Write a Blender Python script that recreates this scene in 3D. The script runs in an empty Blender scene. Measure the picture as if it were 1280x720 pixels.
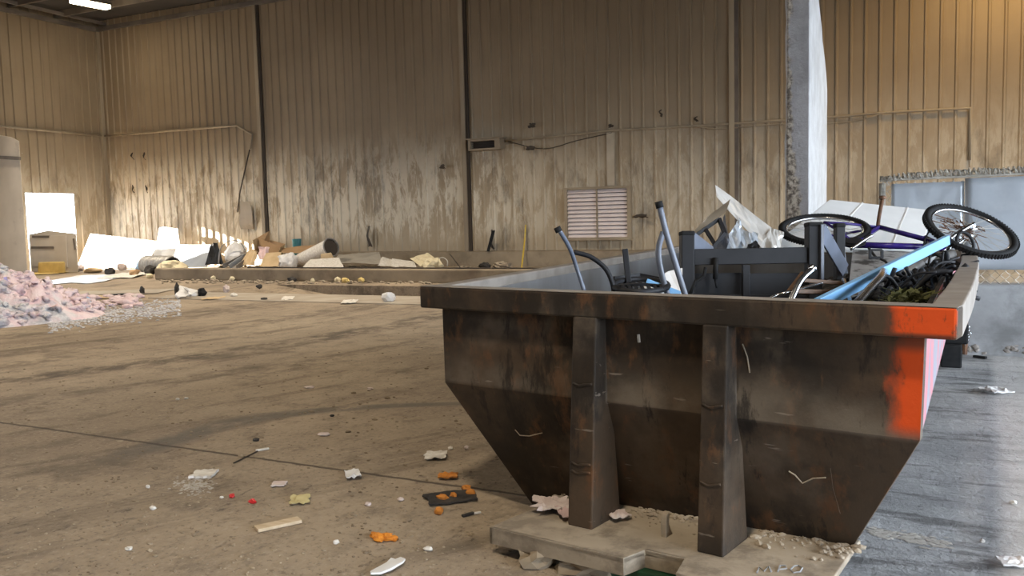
import bpy, bmesh, math, random
from mathutils import Vector as V, Matrix as M, noise as NZ
C = bpy.context.scene.collection
R = random.Random(7)
F = 1055.0
H = 1.25
# ---------------------------------------------------------------- camera solve (two vanishing points of the hall)
def unit(a): return V(a).normalized()
_Y = unit((500, -97, F)); _X = unit((2254, 30, -F))
e = _X.dot(_Y); _X, _Y = (_X-0.5*e*_Y).normalized(), (_Y-0.5*e*_X).normalized()
_Y = (_Y-_X*_X.dot(_Y)).normalized()
_Z = _X.cross(_Y)
if _Z.y > 0: _Z = -_Z
EYE = V((0, 0, H))
def w(c): c = V(c); return V((_X.dot(c), _Y.dot(c), _Z.dot(c)))
RT, DN, FW = w((1, 0, 0)), w((0, 1, 0)), w((0, 0, 1))
UP = -DN
def ray(px, py): return w((px-640, py-360, F))
def onz(px, py, z=0.0): r = ray(px, py); return EYE + r*((z-H)/r.z)
def ony(px, py, y): r = ray(px, py); return EYE + r*(y/r.y)
def onx(px, py, x): r = ray(px, py); return EYE + r*(x/r.x)
def atd(px, py, d): return EYE + ray(px, py)*(d/F)
cam = bpy.data.cameras.new('camera'); co = bpy.data.objects.new('camera', cam); C.objects.link(co)
cam.sensor_width = 36; cam.lens = 36*F/1280; cam.clip_start = .05; cam.clip_end = 300
m = M((RT, UP, -FW)).transposed().to_4x4(); m.translation = EYE; co.matrix_world = m
bpy.context.scene.camera = co

# ---------------------------------------------------------------- materials
MATS = {}
def nt(name):
    mt = bpy.data.materials.new(name); mt.use_nodes = True
    t = mt.node_tree; b = t.nodes['Principled BSDF']; return mt, t, b
def mat(name, c1, c2=None, scale=4, rough=.7, metal=0, bump=.0, bscale=30, stretch=(1, 1, 1), lo=.35, hi=.65, detail=6, c3=None, s3=2, t3=(.55, .65), bdist=.01, spec=.5):
    if name in MATS: return MATS[name]
    mt, t, b = nt(name); N = t.nodes.new; L = t.links.new
    b.inputs['Roughness'].default_value = rough; b.inputs['Metallic'].default_value = metal; b.inputs['Specular IOR Level'].default_value = spec
    if c2 is None: c2 = tuple(x*.8 for x in c1)
    tc = N('ShaderNodeTexCoord'); mp = N('ShaderNodeMapping'); mp.inputs['Scale'].default_value = stretch
    L(tc.outputs['Object'], mp.inputs[0])
    n = N('ShaderNodeTexNoise'); n.inputs['Scale'].default_value = scale; n.inputs['Detail'].default_value = detail; L(mp.outputs[0], n.inputs['Vector'])
    r = N('ShaderNodeValToRGB'); r.color_ramp.elements[0].position = lo; r.color_ramp.elements[1].position = hi
    r.color_ramp.elements[0].color = (*c1, 1); r.color_ramp.elements[1].color = (*c2, 1); L(n.outputs[0], r.inputs[0])
    col = r.outputs[0]
    if c3:
        n3 = N('ShaderNodeTexNoise'); n3.inputs['Scale'].default_value = s3; n3.inputs['Detail'].default_value = 8; n3.inputs['Roughness'].default_value = .65
        L(mp.outputs[0], n3.inputs['Vector'])
        mr = N('ShaderNodeMapRange'); mr.inputs[1].default_value = t3[0]; mr.inputs[2].default_value = t3[1]; L(n3.outputs[0], mr.inputs[0])
        mx = N('ShaderNodeMix'); mx.data_type = 'RGBA'; L(mr.outputs[0], mx.inputs[0]); L(col, mx.inputs[6]); mx.inputs[7].default_value = (*c3, 1); col = mx.outputs[2]
    L(col, b.inputs['Base Color'])
    if bump:
        nb = N('ShaderNodeTexNoise'); nb.inputs['Scale'].default_value = bscale; nb.inputs['Detail'].default_value = 6; L(mp.outputs[0], nb.inputs['Vector'])
        bp = N('ShaderNodeBump'); bp.inputs['Strength'].default_value = bump; bp.inputs['Distance'].default_value = bdist
        L(nb.outputs[0], bp.inputs['Height']); L(bp.outputs[0], b.inputs['Normal'])
    MATS[name] = mt; return mt
class G:      # tiny node-graph helper
    def __init__(s, t): s.t = t
    def n(s, k, **kw):
        x = s.t.nodes.new(k)
        for a, v in kw.items(): setattr(x, a, v)
        return x
    def l(s, a, b): s.t.links.new(a, b)
    def math(s, op, a, b=None, c=None):
        x = s.n('ShaderNodeMath', operation=op)
        for i, v in enumerate((a, b, c)):
            if v is None: continue
            if isinstance(v, (int, float)): x.inputs[i].default_value = v
            else: s.l(v, x.inputs[i])
        return x.outputs[0]
    def noise(s, vec, scale, detail=6, rough=.55, stretch=None, dist=0):
        if stretch:
            mp = s.n('ShaderNodeMapping'); mp.inputs['Scale'].default_value = stretch; s.l(vec, mp.inputs[0]); vec = mp.outputs[0]
        x = s.n('ShaderNodeTexNoise'); x.inputs['Scale'].default_value = scale; x.inputs['Detail'].default_value = detail
        x.inputs['Roughness'].default_value = rough; x.inputs['Distortion'].default_value = dist; s.l(vec, x.inputs['Vector']); return x.outputs[0]
    def mr(s, v, a, b, c=0., d=1., smooth=True):
        x = s.n('ShaderNodeMapRange')
        if smooth: x.interpolation_type = 'SMOOTHSTEP'
        for i, q in enumerate((a, b, c, d)): x.inputs[1+i].default_value = q
        s.l(v, x.inputs[0]); return x.outputs[0]
    def mix(s, f, a, b):
        x = s.n('ShaderNodeMix', data_type='RGBA')
        for i, v in ((0, f), (6, a), (7, b)):
            if isinstance(v, tuple): x.inputs[i].default_value = (*v, 1)
            elif isinstance(v, (int, float)): x.inputs[i].default_value = v
            else: s.l(v, x.inputs[i])
        return x.outputs[2]
    def bump(s, b, h, st, dist):
        x = s.n('ShaderNodeBump'); x.inputs['Strength'].default_value = st; x.inputs['Distance'].default_value = dist
        s.l(h, x.inputs['Height']); s.l(x.outputs[0], b.inputs['Normal'])

def floor_mat():
    mt, t, b = nt('dusty_concrete'); g = G(t)
    tc = g.n('ShaderNodeTexCoord'); P = tc.outputs['Object']
    sp = g.n('ShaderNodeSeparateXYZ'); g.l(P, sp.inputs[0]); x, y = sp.outputs[0], sp.outputs[1]
    n1 = g.noise(P, .5, 8, .6); n2 = g.noise(P, 5, 9, .72, stretch=(1, .75, 1)); n3 = g.noise(P, 40, 4, .6)
    dirt = g.mix(g.mr(n1, .35, .65), (.385, .305, .215), (.27, .21, .148))
    dirt = g.mix(g.mr(n2, .46, .70, 0, .7), dirt, (.16, .125, .09))
    dirt = g.mix(g.mr(n3, .55, .70, 0, .6), dirt, (.44, .37, .28)); dirt = g.mix(g.mr(n3, .32, .44, .6, 0), dirt, (.13, .10, .07)); pt_ = g.noise(P, 1.1, 9, .7); dirt = g.mix(g.mr(pt_, .54, .66, 0, .7), dirt, (.13, .10, .07))
    # wheel tracks: streaks sweeping across the hall, in bent coordinates
    yb_ = g.math('SUBTRACT', 9.7, y); u = g.math('ADD', x, g.math('MULTIPLY', g.math('MULTIPLY', yb_, yb_), .045))
    cb = g.n('ShaderNodeCombineXYZ'); g.l(g.math('MULTIPLY', u, 1.25), cb.inputs[0]); g.l(g.math('MULTIPLY', y, .17), cb.inputs[1])
    tr = g.noise(cb.outputs[0], 1.5, 8, .66, dist=.5)
    br = g.mr(g.noise(P, 1.3, 5, .6), .36, .56, .3, 1)
    dirt = g.mix(g.math('MULTIPLY', g.mr(tr, .52, .66, 0, .7), br), dirt, (.105, .078, .052))
    dirt = g.mix(g.mr(tr, .28, .43, .4, 0), dirt, (.45, .37, .265))
    clod = g.mr(g.noise(P, 15, 8, .78, stretch=(1, .5, 1)), .56, .66); dirt = g.mix(g.math('MULTIPLY', clod, g.math('MULTIPLY_ADD', g.mr(tr, .46, .58), .6, .12)), dirt, (.085, .064, .045))
    for u0, wd_, am in ((-5.7, .34, .85), (-7.6, .3, .6), (-4.5, .2, .45), (-9.3, .5, .6), (-2.6, .2, .3)):
        bd = g.mr(g.math('ABSOLUTE', g.math('ADD', g.math('SUBTRACT', u, u0), g.math('MULTIPLY', g.math('SUBTRACT', n1, .5), .8))), wd_*.3, wd_, 1, 0)
        dirt = g.mix(g.math('MULTIPLY', g.math('MULTIPLY', bd, am), g.math('MULTIPLY', br, g.mr(n2, .36, .56))), dirt, (.085, .064, .045))
    # one grey swept tyre mark turning to the right
    yy = g.math('MAXIMUM', g.math('SUBTRACT', y, 3.9), 0); wv = g.math('ABSOLUTE', g.math('SUBTRACT', g.math('ADD', x, 3.93), g.math('MULTIPLY', g.math('MULTIPLY', yy, yy), .9)))
    mk = g.math('MULTIPLY', g.mr(wv, .05, .20, 1, 0), g.mr(n2, .25, .5)); mk = g.math('MULTIPLY', mk, g.math('MULTIPLY', g.mr(y, 3.0, 3.4), g.mr(y, 4.9, 5.3, 1, 0)))
    dirt = g.mix(g.math('MULTIPLY', mk, .75), dirt, (.12, .105, .09))
    # bare grey concrete on the side by the big door
    cn = g.noise(P, 1.6, 8, .65); cs = g.noise(P, 3, 8, .7, stretch=(.5, 2.2, 1))
    conc = g.mix(g.mr(cn, .35, .65), (.40, .395, .39), (.25, .25, .25))
    conc = g.mix(g.mr(cs, .50, .62, 0, .85), conc, (.12, .117, .113))
    conc = g.mix(g.mr(cs, .30, .42, .6, 0), conc, (.55, .55, .54))
    slab = g.math('SUBTRACT', x, g.math('MULTIPLY', y, .072))
    conc = g.mix(g.mr(slab, .02, .10, 0, .42), conc, (.64, .61, .58))  # lighter tone to the right of a slanting line
    side = g.math('ADD', x, g.math('MULTIPLY', g.math('SUBTRACT', n1, .5), 1.2))
    col = g.mix(g.mr(side, -.9, -.2), dirt, conc)
    # slab joint
    p, q = onz(0, 528), onz(560, 606); d = (q-p).normalized(); nx, ny = -d.y, d.x
    jd = g.math('ABSOLUTE', g.math('ADD', g.math('SUBTRACT', g.math('ADD', g.math('MULTIPLY', x, nx), g.math('MULTIPLY', y, ny)), p.x*nx+p.y*ny), g.math('MULTIPLY', g.math('SUBTRACT', n2, .5), .05)))
    jm = g.math('MULTIPLY', g.mr(jd, .004, .017, 1, 0), g.mr(x, -1.2, -1.0, 1, 0)); col = g.mix(g.math('MULTIPLY', jm, .8), col, (.07, .05, .035))
    col = g.mix(g.mr(x, 9.0, 9.1), col, (.07, .07, .072))
    g.l(col, b.inputs['Base Color']); b.inputs['Roughness'].default_value = .85
    g.l(g.mr(side, -.9, -.2, .93, .75), b.inputs['Roughness'])
    h = g.math('ADD', g.math('ADD', g.math('MULTIPLY', n2, .7), g.math('ADD', g.math('MULTIPLY', clod, -.10), g.math('MULTIPLY', n3, .14))), g.math('ADD', g.math('MULTIPLY', tr, .2), g.math('MULTIPLY', jm, -.5)))
    g.bump(b, h, .75, .05); return mt
def wall_mat(name, horiz):
    mt, t, b = nt(name); g = G(t)
    tc = g.n('ShaderNodeTexCoord'); P = tc.outputs['Object']
    sp = g.n('ShaderNodeSeparateXYZ'); g.l(P, sp.inputs[0]); z = sp.outputs[2]
    hx = sp.outputs[horiz]
    n1 = g.noise(P, .35, 6, .6); st = g.noise(P, 5, 6, .6, stretch=(1, 1, .05)); st2 = g.noise(P, 3.2, 9, .74, stretch=(1, 1, .28), dist=.5)
    pan = g.math('FRACT', g.math('MULTIPLY', g.math('FLOOR', g.math('DIVIDE', hx, .9144)), .377))
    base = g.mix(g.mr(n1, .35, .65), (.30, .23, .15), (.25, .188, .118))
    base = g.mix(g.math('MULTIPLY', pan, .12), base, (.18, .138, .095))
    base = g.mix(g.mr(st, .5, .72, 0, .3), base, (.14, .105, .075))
    # flaked whitish paint in a band low on the wall
    band = g.math('MULTIPLY', g.mr(z, .5, 1.2), g.mr(z, 1.9, 4.2, 1, 0))
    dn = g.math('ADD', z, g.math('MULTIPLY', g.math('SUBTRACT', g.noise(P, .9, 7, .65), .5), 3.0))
    base = g.mix(g.mr(dn, 1.0, 4.6, .75, 0), base, (.45, .37, .26))  # paler dusty lower wall, which also paints in the light fading upwards
    band = g.math('MULTIPLY', band, g.mr(hx, -11.5, -8.5, 1, .45))
    pk = g.math('MULTIPLY', g.mr(g.math('ADD', st2, g.math('MULTIPLY', g.math('SUBTRACT', n1, .5), .35)), .43, .55), band)
    base = g.mix(g.math('MULTIPLY', pk, .85), base, (.70, .64, .52))
    gr = g.math('MULTIPLY', g.mr(g.noise(P, 1.4, 8, .7, stretch=(1, 1, .35)), .52, .66), g.mr(z, 2.2, 4.2, 1, 0))
    base = g.mix(g.math('MULTIPLY', gr, .55), base, (.10, .08, .06))
    g.l(base, b.inputs['Base Color']); b.inputs['Roughness'].default_value = .6
    g.bump(b, g.noise(P, 3, 4), .25, .02); return mt
def steel_mat():
    mt, t, b = nt('rusty_dumpster_steel'); g = G(t)
    tc = g.n('ShaderNodeTexCoord'); P = tc.outputs['Object']
    sp = g.n('ShaderNodeSeparateXYZ'); g.l(P, sp.inputs[0]); s, dep, z = sp.outputs
    n1 = g.noise(P, 1.8, 7, .62); n2 = g.noise(P, 7, 8, .7, stretch=(1, 1, .5)); n3 = g.noise(P, 3.2, 6, .6)
    c = g.mix(g.mr(n1, .38, .62), (.026, .020, .015), (.075, .050, .031))
    c = g.mix(g.mr(n2, .52, .66, 0, .85), c, (.13, .062, .028))
    c = g.mix(g.mr(n2, .28, .42, .75, 0), c, (.017, .014, .012))
    c = g.mix(g.mr(n3, .52, .70, 0, .55), c, (.145, .112, .08))
    dl = g.math('MULTIPLY', g.math('MULTIPLY', g.mr(z, .555, .575), g.mr(g.math('ADD', z, g.math('MULTIPLY', g.math('SUBTRACT', n1, .5), .35)), .58, .72, 1, 0)), g.mr(n3, .35, .6, .1, .65)); dl = g.math('MULTIPLY', dl, g.mr(dep, .05, .06)); c = g.mix(dl, c, (.20, .165, .125))
    n5 = g.noise(P, 5, 8, .72, stretch=(1.6, 1, .45)); c = g.mix(g.mr(n5, .54, .64, 0, .8), c, (.016, .013, .011)); c = g.mix(g.mr(n5, .30, .40, .6, 0), c, (.13, .07, .035))
    sc = g.noise(P, 14, 3, .6, stretch=(.35, 1, 3)); c = g.mix(g.mr(sc, .68, .72, 0, .6), c, (.26, .22, .18))
    # orange spray paint on the near right corner
    ed = g.math('ADD', s, g.math('MULTIPLY', g.math('SUBTRACT', n2, .5), .16))
    rimp = g.math('MULTIPLY', g.mr(ed, 1.875, 1.92), g.mr(z, .890, .905))
    body = g.math('MULTIPLY', g.mr(ed, 1.86, 1.925), g.mr(z, .56, .62))
    body = g.math('MULTIPLY', body, g.mr(z, .82, .86, 1, .25))
    pm = g.math('MULTIPLY', g.math('MAXIMUM', rimp, body), g.mr(n2, .36, .44))
    front = g.mr(dep, .075, .085, 1, 0); nrm = g.n('ShaderNodeNewGeometry'); vm = g.n('ShaderNodeVectorMath', operation='DOT_PRODUCT'); g.l(nrm.outputs['Normal'], vm.inputs[0]); vm.inputs[1].default_value = (.22, -.975, 0); front = g.math('MULTIPLY', front, g.mr(g.math('ABSOLUTE', vm.outputs['Value']), .7, .8))
    c = g.mix(g.math('MULTIPLY', pm, front), c, (.72, .085, .012))
    # worn pink-and-pale paint on the long right side
    g.l(c, b.inputs['Base Color']); b.inputs['Specular IOR Level'].default_value = .3
    g.l(g.mr(n3, .4, .7, .55, .9), b.inputs['Roughness'])
    g.bump(b, g.math('ADD', n2, g.math('MULTIPLY', n1, 1.5)), .35, .015); return mt

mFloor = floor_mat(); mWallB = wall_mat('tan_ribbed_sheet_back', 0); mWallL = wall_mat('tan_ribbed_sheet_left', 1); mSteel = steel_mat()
mCeil = mat('dark_roof_sheet', (.06, .05, .042), (.04, .034, .03), 1, .8)
mBeam = mat('dull_painted_steel', (.17, .145, .12), (.11, .09, .075), 2, .6)
mCol = mat('pale_tan_trim', (.36, .295, .205), (.25, .20, .14), 1.5, .6, stretch=(1, 1, .2))
mGap = mat('dark_brown_column_steel', (.06, .045, .032), (.04, .03, .022), 2, .7)
mConc = mat('kerb_concrete', (.33, .265, .185), (.22, .175, .12), 1.5, .9, bump=.5, bscale=12, c3=(.16, .12, .085), s3=1.2, t3=(.5, .7))
mLip = mat('pale_worn_concrete', (.42, .37, .30), (.32, .27, .21), 2, .9, bump=.3)
mGrey = mat('grey_concrete', (.36, .365, .37), (.25, .252, .258), 2.5, .85, bump=.4, bscale=14, c3=(.17, .17, .17), s3=1.6, t3=(.52, .7))
mWhite = mat('white_sheet', (.80, .80, .79), (.70, .70, .69), 3, .5)
mPaper = mat('dirty_white_paper', (.75, .72, .67), (.58, .54, .48), 20, .85)
mPlastic = mat('white_plastic', (.82, .82, .82), (.70, .69, .68), 8, .4)
mBlack = mat('black_painted_metal', (.014, .014, .016), (.022, .022, .025), 5, .55, spec=.25)
mRub = mat('black_rubber', (.012, .012, .013), (.02, .02, .02), 20, .8, spec=.2)
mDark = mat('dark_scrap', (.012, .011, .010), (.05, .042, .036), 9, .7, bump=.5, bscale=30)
mCard = mat('brown_cardboard', (.46, .30, .165), (.38, .24, .125), 3, .85)
mCard2 = mat('pale_cardboard', (.60, .45, .27), (.50, .36, .20), 3, .85)
mWood = mat('pale_wood', (.62, .50, .35), (.52, .40, .26), 6, .75, stretch=(1, 8, 8))
mBrown = mat('brown_varnished_slats', (.16, .085, .042), (.10, .055, .03), 12, .5, stretch=(1, 6, 6))
mChrome = mat('scuffed_chrome', (.75, .76, .78), (.55, .56, .58), 14, .22, 1)
mGalv = mat('galvanised_sheet', (.50, .54, .585), (.42, .46, .51), 2.5, .35, .3, c3=(.60, .63, .66), s3=1.2, t3=(.5, .7))
mFoil = mat('crumpled_foil_sheet', (.86, .83, .78), (.66, .63, .58), 6, .28, .45, bump=.4, bscale=8)
mWire = mat('galvanised_wire', (.58, .55, .49), (.42, .39, .34), 9, .6, .2)
mBlueBar = mat('blue_enamel_bar', (.22, .48, .82), (.26, .54, .88), 5, .3)
mSlate = mat('grey_blue_and_lit_metal', (.16, .18, .23), (.11, .125, .16), 6, .4)  # blue-grey metal; on the bench it paints in lit faces
mPurple = mat('violet_bicycle_paint', (.035, .02, .17), (.05, .03, .24), 6, .25)
mBeige = mat('beige_machine_paint', (.60, .52, .42), (.50, .43, .34), 1.2, .55, c3=(.21, .155, .13), s3=.7, t3=(.56, .74))
mCab = mat('pale_grey_cabinet_paint', (.62, .57, .50), (.54, .49, .42), 1.5, .5)
mYel = mat('yellow_foam', (.66, .50, .19), (.55, .40, .14), 5, .8)
mCream = mat('cream_foam', (.74, .66, .46), (.66, .57, .38), 8, .9, bump=.3)
mOrange = mat('orange_peel', (.62, .24, .03), (.45, .15, .02), 30, .7, c3=(.30, .14, .04), s3=18)
mRed = mat('red_plastic', (.60, .03, .03), (.5, .02, .02), 10, .5)
mBlue = mat('light_blue_plastic', (.30, .48, .72), (.42, .58, .80), 10, .4)
mTeal = mat('teal_plastic', (.06, .25, .28), (.05, .2, .22), 10, .4)
mRust = mat('rusty_iron', (.16, .075, .035), (.09, .045, .025), 18, .75, bump=.3)
mAmber = mat('amber_plastic', (.75, .42, .04), (.6, .3, .03), 10, .25)
mGreen = mat('dark_green_plastic', (.01, .07, .03), (.008, .045, .02), 10, .4)
mLeaf = mat('olive_leaves', (.075, .085, .022), (.12, .12, .04), 20, .7)
mMop = mat('grey_pink_card', (.55, .44, .41), (.66, .58, .54), 8, .85)
mDust = mat('dust_coated_steel', (.40, .335, .25), (.30, .245, .18), 4, .95, bump=.3, bscale=40, c3=(.21, .17, .125), s3=5, t3=(.48, .6))
mPink = mat('pink_and_pale_side_paint', (.24, .25, .285), (.18, .19, .23), 4, .6, c3=(.46, .15, .17), s3=4, t3=(.48, .56), stretch=(1, 1, .5))
mRimTop = mat('worn_rim_steel', (.33, .29, .25), (.24, .21, .18), 9, .6, .2)
mInner = mat('scoured_inner_steel', (.34, .34, .345), (.20, .185, .17), 2.5, .42, .5, stretch=(1, 1, .4))
mStainP = mat('stained_grey_board', (.40, .40, .405), (.28, .28, .285), 6, .7, c3=(.05, .047, .044), s3=7, t3=(.48, .58))
mYellowRod = mat('yellow_rod', (.62, .45, .06), (.5, .35, .05), 10, .5)
mGreyPipe = mat('grey_corrugated_duct', (.36, .35, .33), (.22, .21, .20), 6, .5, .3)
mPow = mat('white_powder', (.52, .48, .42), (.40, .36, .31), 30, .95)

# ---------------------------------------------------------------- mesh builder (all in world coordinates)
class MB:
    def __init__(s): s.v = []; s.f = []
    def add(s, vs, fs):
        o = len(s.v); s.v += [V(a) for a in vs]; s.f += [tuple(i+o for i in f) for f in fs]; return s
    def hexa(s, p):      # 8 points: bottom loop 0-3, top loop 4-7
        return s.add(p, [(3, 2, 1, 0), (4, 5, 6, 7), (0, 1, 5, 4), (1, 2, 6, 5), (2, 3, 7, 6), (3, 0, 4, 7)])
    def box(s, c, size, ax=None):
        c = V(c); X, Y, Z = ax or (V((1, 0, 0)), V((0, 1, 0)), V((0, 0, 1))); a, b, d = size[0]/2, size[1]/2, size[2]/2
        return s.hexa([c+X*(i*a)+Y*(j*b)+Z*(k*d) for k in (-1, 1) for i, j in ((-1, -1), (1, -1), (1, 1), (-1, 1))])
    def bar(s, p, q, wd, th, ref=None):      # rectangular bar, wd along ref, th across
        p, q = V(p), V(q); d = (q-p).normalized(); ref = V(ref or (0, 0, 1))
        a = (ref-d*ref.dot(d)); a = a.normalized() if a.length > 1e-4 else d.orthogonal().normalized(); b = d.cross(a)
        return s.hexa([e+a*(i*wd/2)+b*(j*th/2) for e in (p, q) for i, j in ((-1, -1), (1, -1), (1, 1), (-1, 1))])
    def tube(s, pts, r, n=8, closed=False, cap=True):
        pts = [V(p) for p in pts]; N = len(pts); vs = []; fs = []
        a = None
        for i, p in enumerate(pts):
            q0 = pts[(i-1) % N] if closed or i else p; q1 = pts[(i+1) % N] if closed or i < N-1 else p
            d = (q1-q0).normalized()
            a = d.orthogonal().normalized() if a is None else (a-d*a.dot(d)).normalized()
            b = d.cross(a); rr = r[i] if isinstance(r, (list, tuple)) else r
            vs += [p+(a*math.cos(t)+b*math.sin(t))*rr for t in (2*math.pi*k/n for k in range(n))]
        for i in range(N if closed else N-1):
            j = (i+1) % N
            for k in range(n): fs.append((i*n+k, i*n+(k+1) % n, j*n+(k+1) % n, j*n+k))
        if not closed and cap: fs += [tuple(range(n))[::-1], tuple(range((N-1)*n, N*n))]
        return s.add(vs, fs)
    def slab(s, loop, off):      # polygon loop extruded by the vector off
        n = len(loop); loop = [V(p) for p in loop]; off = V(off)
        return s.add(loop+[p+off for p in loop], [tuple(range(n))[::-1], tuple(range(n, 2*n))]+[(i, (i+1) % n, n+(i+1) % n, n+i) for i in range(n)])
    def grid(s, fn, nu, nv, th=0, n=(0, 0, 1)):      # double-sided sheet of a given thickness
        top = [V(fn(i/nu, j/nv)) for j in range(nv+1) for i in range(nu+1)]; W = nu+1
        fs = [(j*W+i, j*W+i+1, (j+1)*W+i+1, (j+1)*W+i) for j in range(nv) for i in range(nu)]
        if not th: return s.add(top, fs)
        K = len(top); n = V(n).normalized()*th
        fs += [tuple(K+i for i in f[::-1]) for f in fs]
        ed = [(i, i+1) for i in range(nu)]+[(nv*W+i+1, nv*W+i) for i in range(nu)]+[((j+1)*W, j*W) for j in range(nv)]+[(j*W+nu, (j+1)*W+nu) for j in range(nv)]
        fs += [(b, a, a+K, b+K) for a, b in ed]
        return s.add(top+[p-n for p in top], fs)
    def lump(s, c, size, seed=0, rough=.35, sub=2, ax=None):
        bm = bmesh.new(); bmesh.ops.create_icosphere(bm, subdivisions=sub, radius=1); off = V((seed*3.7, seed*1.3, seed*.7))
        X, Y, Z = ax or (V((1, 0, 0)), V((0, 1, 0)), V((0, 0, 1))); c = V(c); vs = []
        for v in bm.verts:
            p = v.co*(1+rough*NZ.noise(v.co*1.6+off)+rough*.6*NZ.noise(v.co*4+off))
            p = V((p.x*size[0]/2, p.y*size[1]/2, p.z*size[2]/2)); vs.append(c+X*p.x+Y*p.y+Z*p.z)
        fs = [tuple(v.index for v in f.verts) for f in bm.faces]; bm.free(); return s.add(vs, fs)
    def build(s, name, mt, parent=None, base=None, smooth=False, bevel=0, fix=True):
        me = bpy.data.meshes.new(name)
        if parent is not None: o0 = parent.location.copy() if parent.parent is None else parent.location+parent.parent.location
        else: o0 = V(base) if base is not None else V((0, 0, 0))
        me.from_pydata([tuple(p-o0) for p in s.v], [], s.f)
        if fix:
            bm = bmesh.new(); bm.from_mesh(me); bmesh.ops.recalc_face_normals(bm, faces=bm.faces); bm.to_mesh(me); bm.free()
        if smooth:
            for p in me.polygons: p.use_smooth = True
        me.materials.append(mt); ob = bpy.data.objects.new(name, me); C.objects.link(ob)
        if parent is not None: ob.parent = parent
        else: ob.location = o0
        if bevel:
            b = ob.modifiers.new('bevel', 'BEVEL'); b.width = bevel; b.segments = 2; b.limit_method = 'ANGLE'
        return ob
def tag(o, label=None, cat=None, group=None, kind=None):
    if label: o['label'] = label
    if cat: o['category'] = cat
    if group: o['group'] = group
    if kind: o['kind'] = kind
    return o
def empty(name, loc, label, cat, group=None):
    o = bpy.data.objects.new(name, None); o.empty_display_size = .1; C.objects.link(o); o.location = loc; return tag(o, label, cat, group)
def struct(o): o['kind'] = 'structure'; return o
def smoothline(pts, k=6):      # Catmull-Rom
    pts = [V(p) for p in pts]; q = [pts[0]*2-pts[1]]+pts+[pts[-1]*2-pts[-2]]; out = []
    for i in range(1, len(q)-2):
        for j in range(k):
            t = j/k; a, b, c, d = q[i-1:i+3]
            out.append(.5*((2*b)+(c-a)*t+(2*a-5*b+4*c-d)*t*t+(3*b-a-3*c+d)*t**3))
    return out+[pts[-1]]

# ---------------------------------------------------------------- the hall
WX, WY, EX, RY, ZT = -25.6, 21.0, 9.0, -9.0, 8.35
b = MB()
PX0, PX1, PY0, PY1 = -12.3, -2.4, 12.09, 14.14
xs = [-60, PX0, PX1, 40]; ys = [-40, PY0, PY1, 60]
for i in range(3):
    for j in range(3):
        if i == 1 and j == 1: continue
        b.add([(xs[i], ys[j], 0), (xs[i+1], ys[j], 0), (xs[i+1], ys[j+1], 0), (xs[i], ys[j+1], 0)], [(0, 1, 2, 3)])
# recessed pit with a ramp rising to the left
rx, dz = -9.2, -.42
b.add([(PX0, PY0, 0), (rx, PY0, dz), (PX1, PY0, dz), (PX1, PY0, 0), (PX0, PY1, 0), (rx, PY1, dz), (PX1, PY1, dz), (PX1, PY1, 0)],
      [(0, 1, 5, 4), (1, 2, 6, 5), (0, 3, 2, 1), (4, 5, 6, 7), (2, 3, 7, 6)])
struct(b.build('floor', mFloor))
def rib_profile(L):      # (distance along, projection into the room)
    out = []; n = int(L/.3048)
    for k in range(n+1):
        s = k*.3048; out += [(s, 0), (s+.222, 0), (s+.246, .034), (s+.280, .034)]
    return [p for p in out if p[0] < L]+[(L, 0)]
def ribs(b, p, d, nrm, L, z0, z1):
    pr = rib_profile(L); p, d, nrm = V(p), V(d), V(nrm); vs = []; n = len(pr)
    for z in (z0, z1): vs += [p+d*s+nrm*h+V((0, 0, z)) for s, h in pr]
    b.add(vs, [(i, i+1, n+i+1, n+i) for i in range(n-1)])
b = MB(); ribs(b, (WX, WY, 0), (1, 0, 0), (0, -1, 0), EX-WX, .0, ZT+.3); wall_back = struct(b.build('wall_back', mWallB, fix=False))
b = MB(); O0, O1, OZ = 17.95, 19.68, 2.49
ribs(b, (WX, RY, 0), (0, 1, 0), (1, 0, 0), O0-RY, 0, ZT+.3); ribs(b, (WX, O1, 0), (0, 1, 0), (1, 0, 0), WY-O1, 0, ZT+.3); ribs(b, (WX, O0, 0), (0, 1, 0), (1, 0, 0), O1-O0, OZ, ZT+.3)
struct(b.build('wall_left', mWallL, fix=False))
b = MB(); b.box(((WX+EX)/2, RY, ZT/2), (EX-WX, .1, ZT+.6)); struct(b.build('wall_front', mBeam))
DY0, DY1, DZ = -6.5, 12.5, 4.6      # the big door on the right, out of frame
b = MB(); b.box((EX, (RY+DY0)/2, ZT/2), (.1, DY0-RY, ZT+.6)); b.box((EX, (WY+DY1)/2, ZT/2), (.1, WY-DY1, ZT+.6)); b.box((EX, (DY0+DY1)/2, (DZ+ZT+.3)/2), (.1, DY1-DY0, ZT+.3-DZ))
struct(b.build('wall_right', mBeam))
b = MB(); b.box(((WX+EX)/2, (WY+RY)/2, ZT+.15), (EX-WX+.4, WY-RY+.4, .1)); struct(b.build('ceiling', mCeil))
tn = [0]
def trim(b, mt, **k):
    tn[0] += 1; return struct(b.build('trim_%d' % tn[0], mt, **k))
for k in range(5):
    b = MB(); b.box(((WX+EX)/2, WY-1.6-k*1.6, ZT+.0), (EX-WX, .07, .2)); trim(b, mBeam)
b = MB(); b.bar((WX, WY-.09, 8.15), (EX, WY-.09, 8.15), .14, .1); trim(b, mBeam)
b = MB(); b.bar((WX+.09, WY, 8.14), (WX+.09, RY, 8.14), .13, .1); trim(b, mBeam)
b = MB(); b.bar((WX+.5, WY, 8.3), (WX+.5, RY, 8.3), .1, .08); trim(b, mBeam)
b = MB(); b.box((WX+.07, WY-.07, 4.1), (.13, .13, 8.2)); trim(b, mCol)
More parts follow.
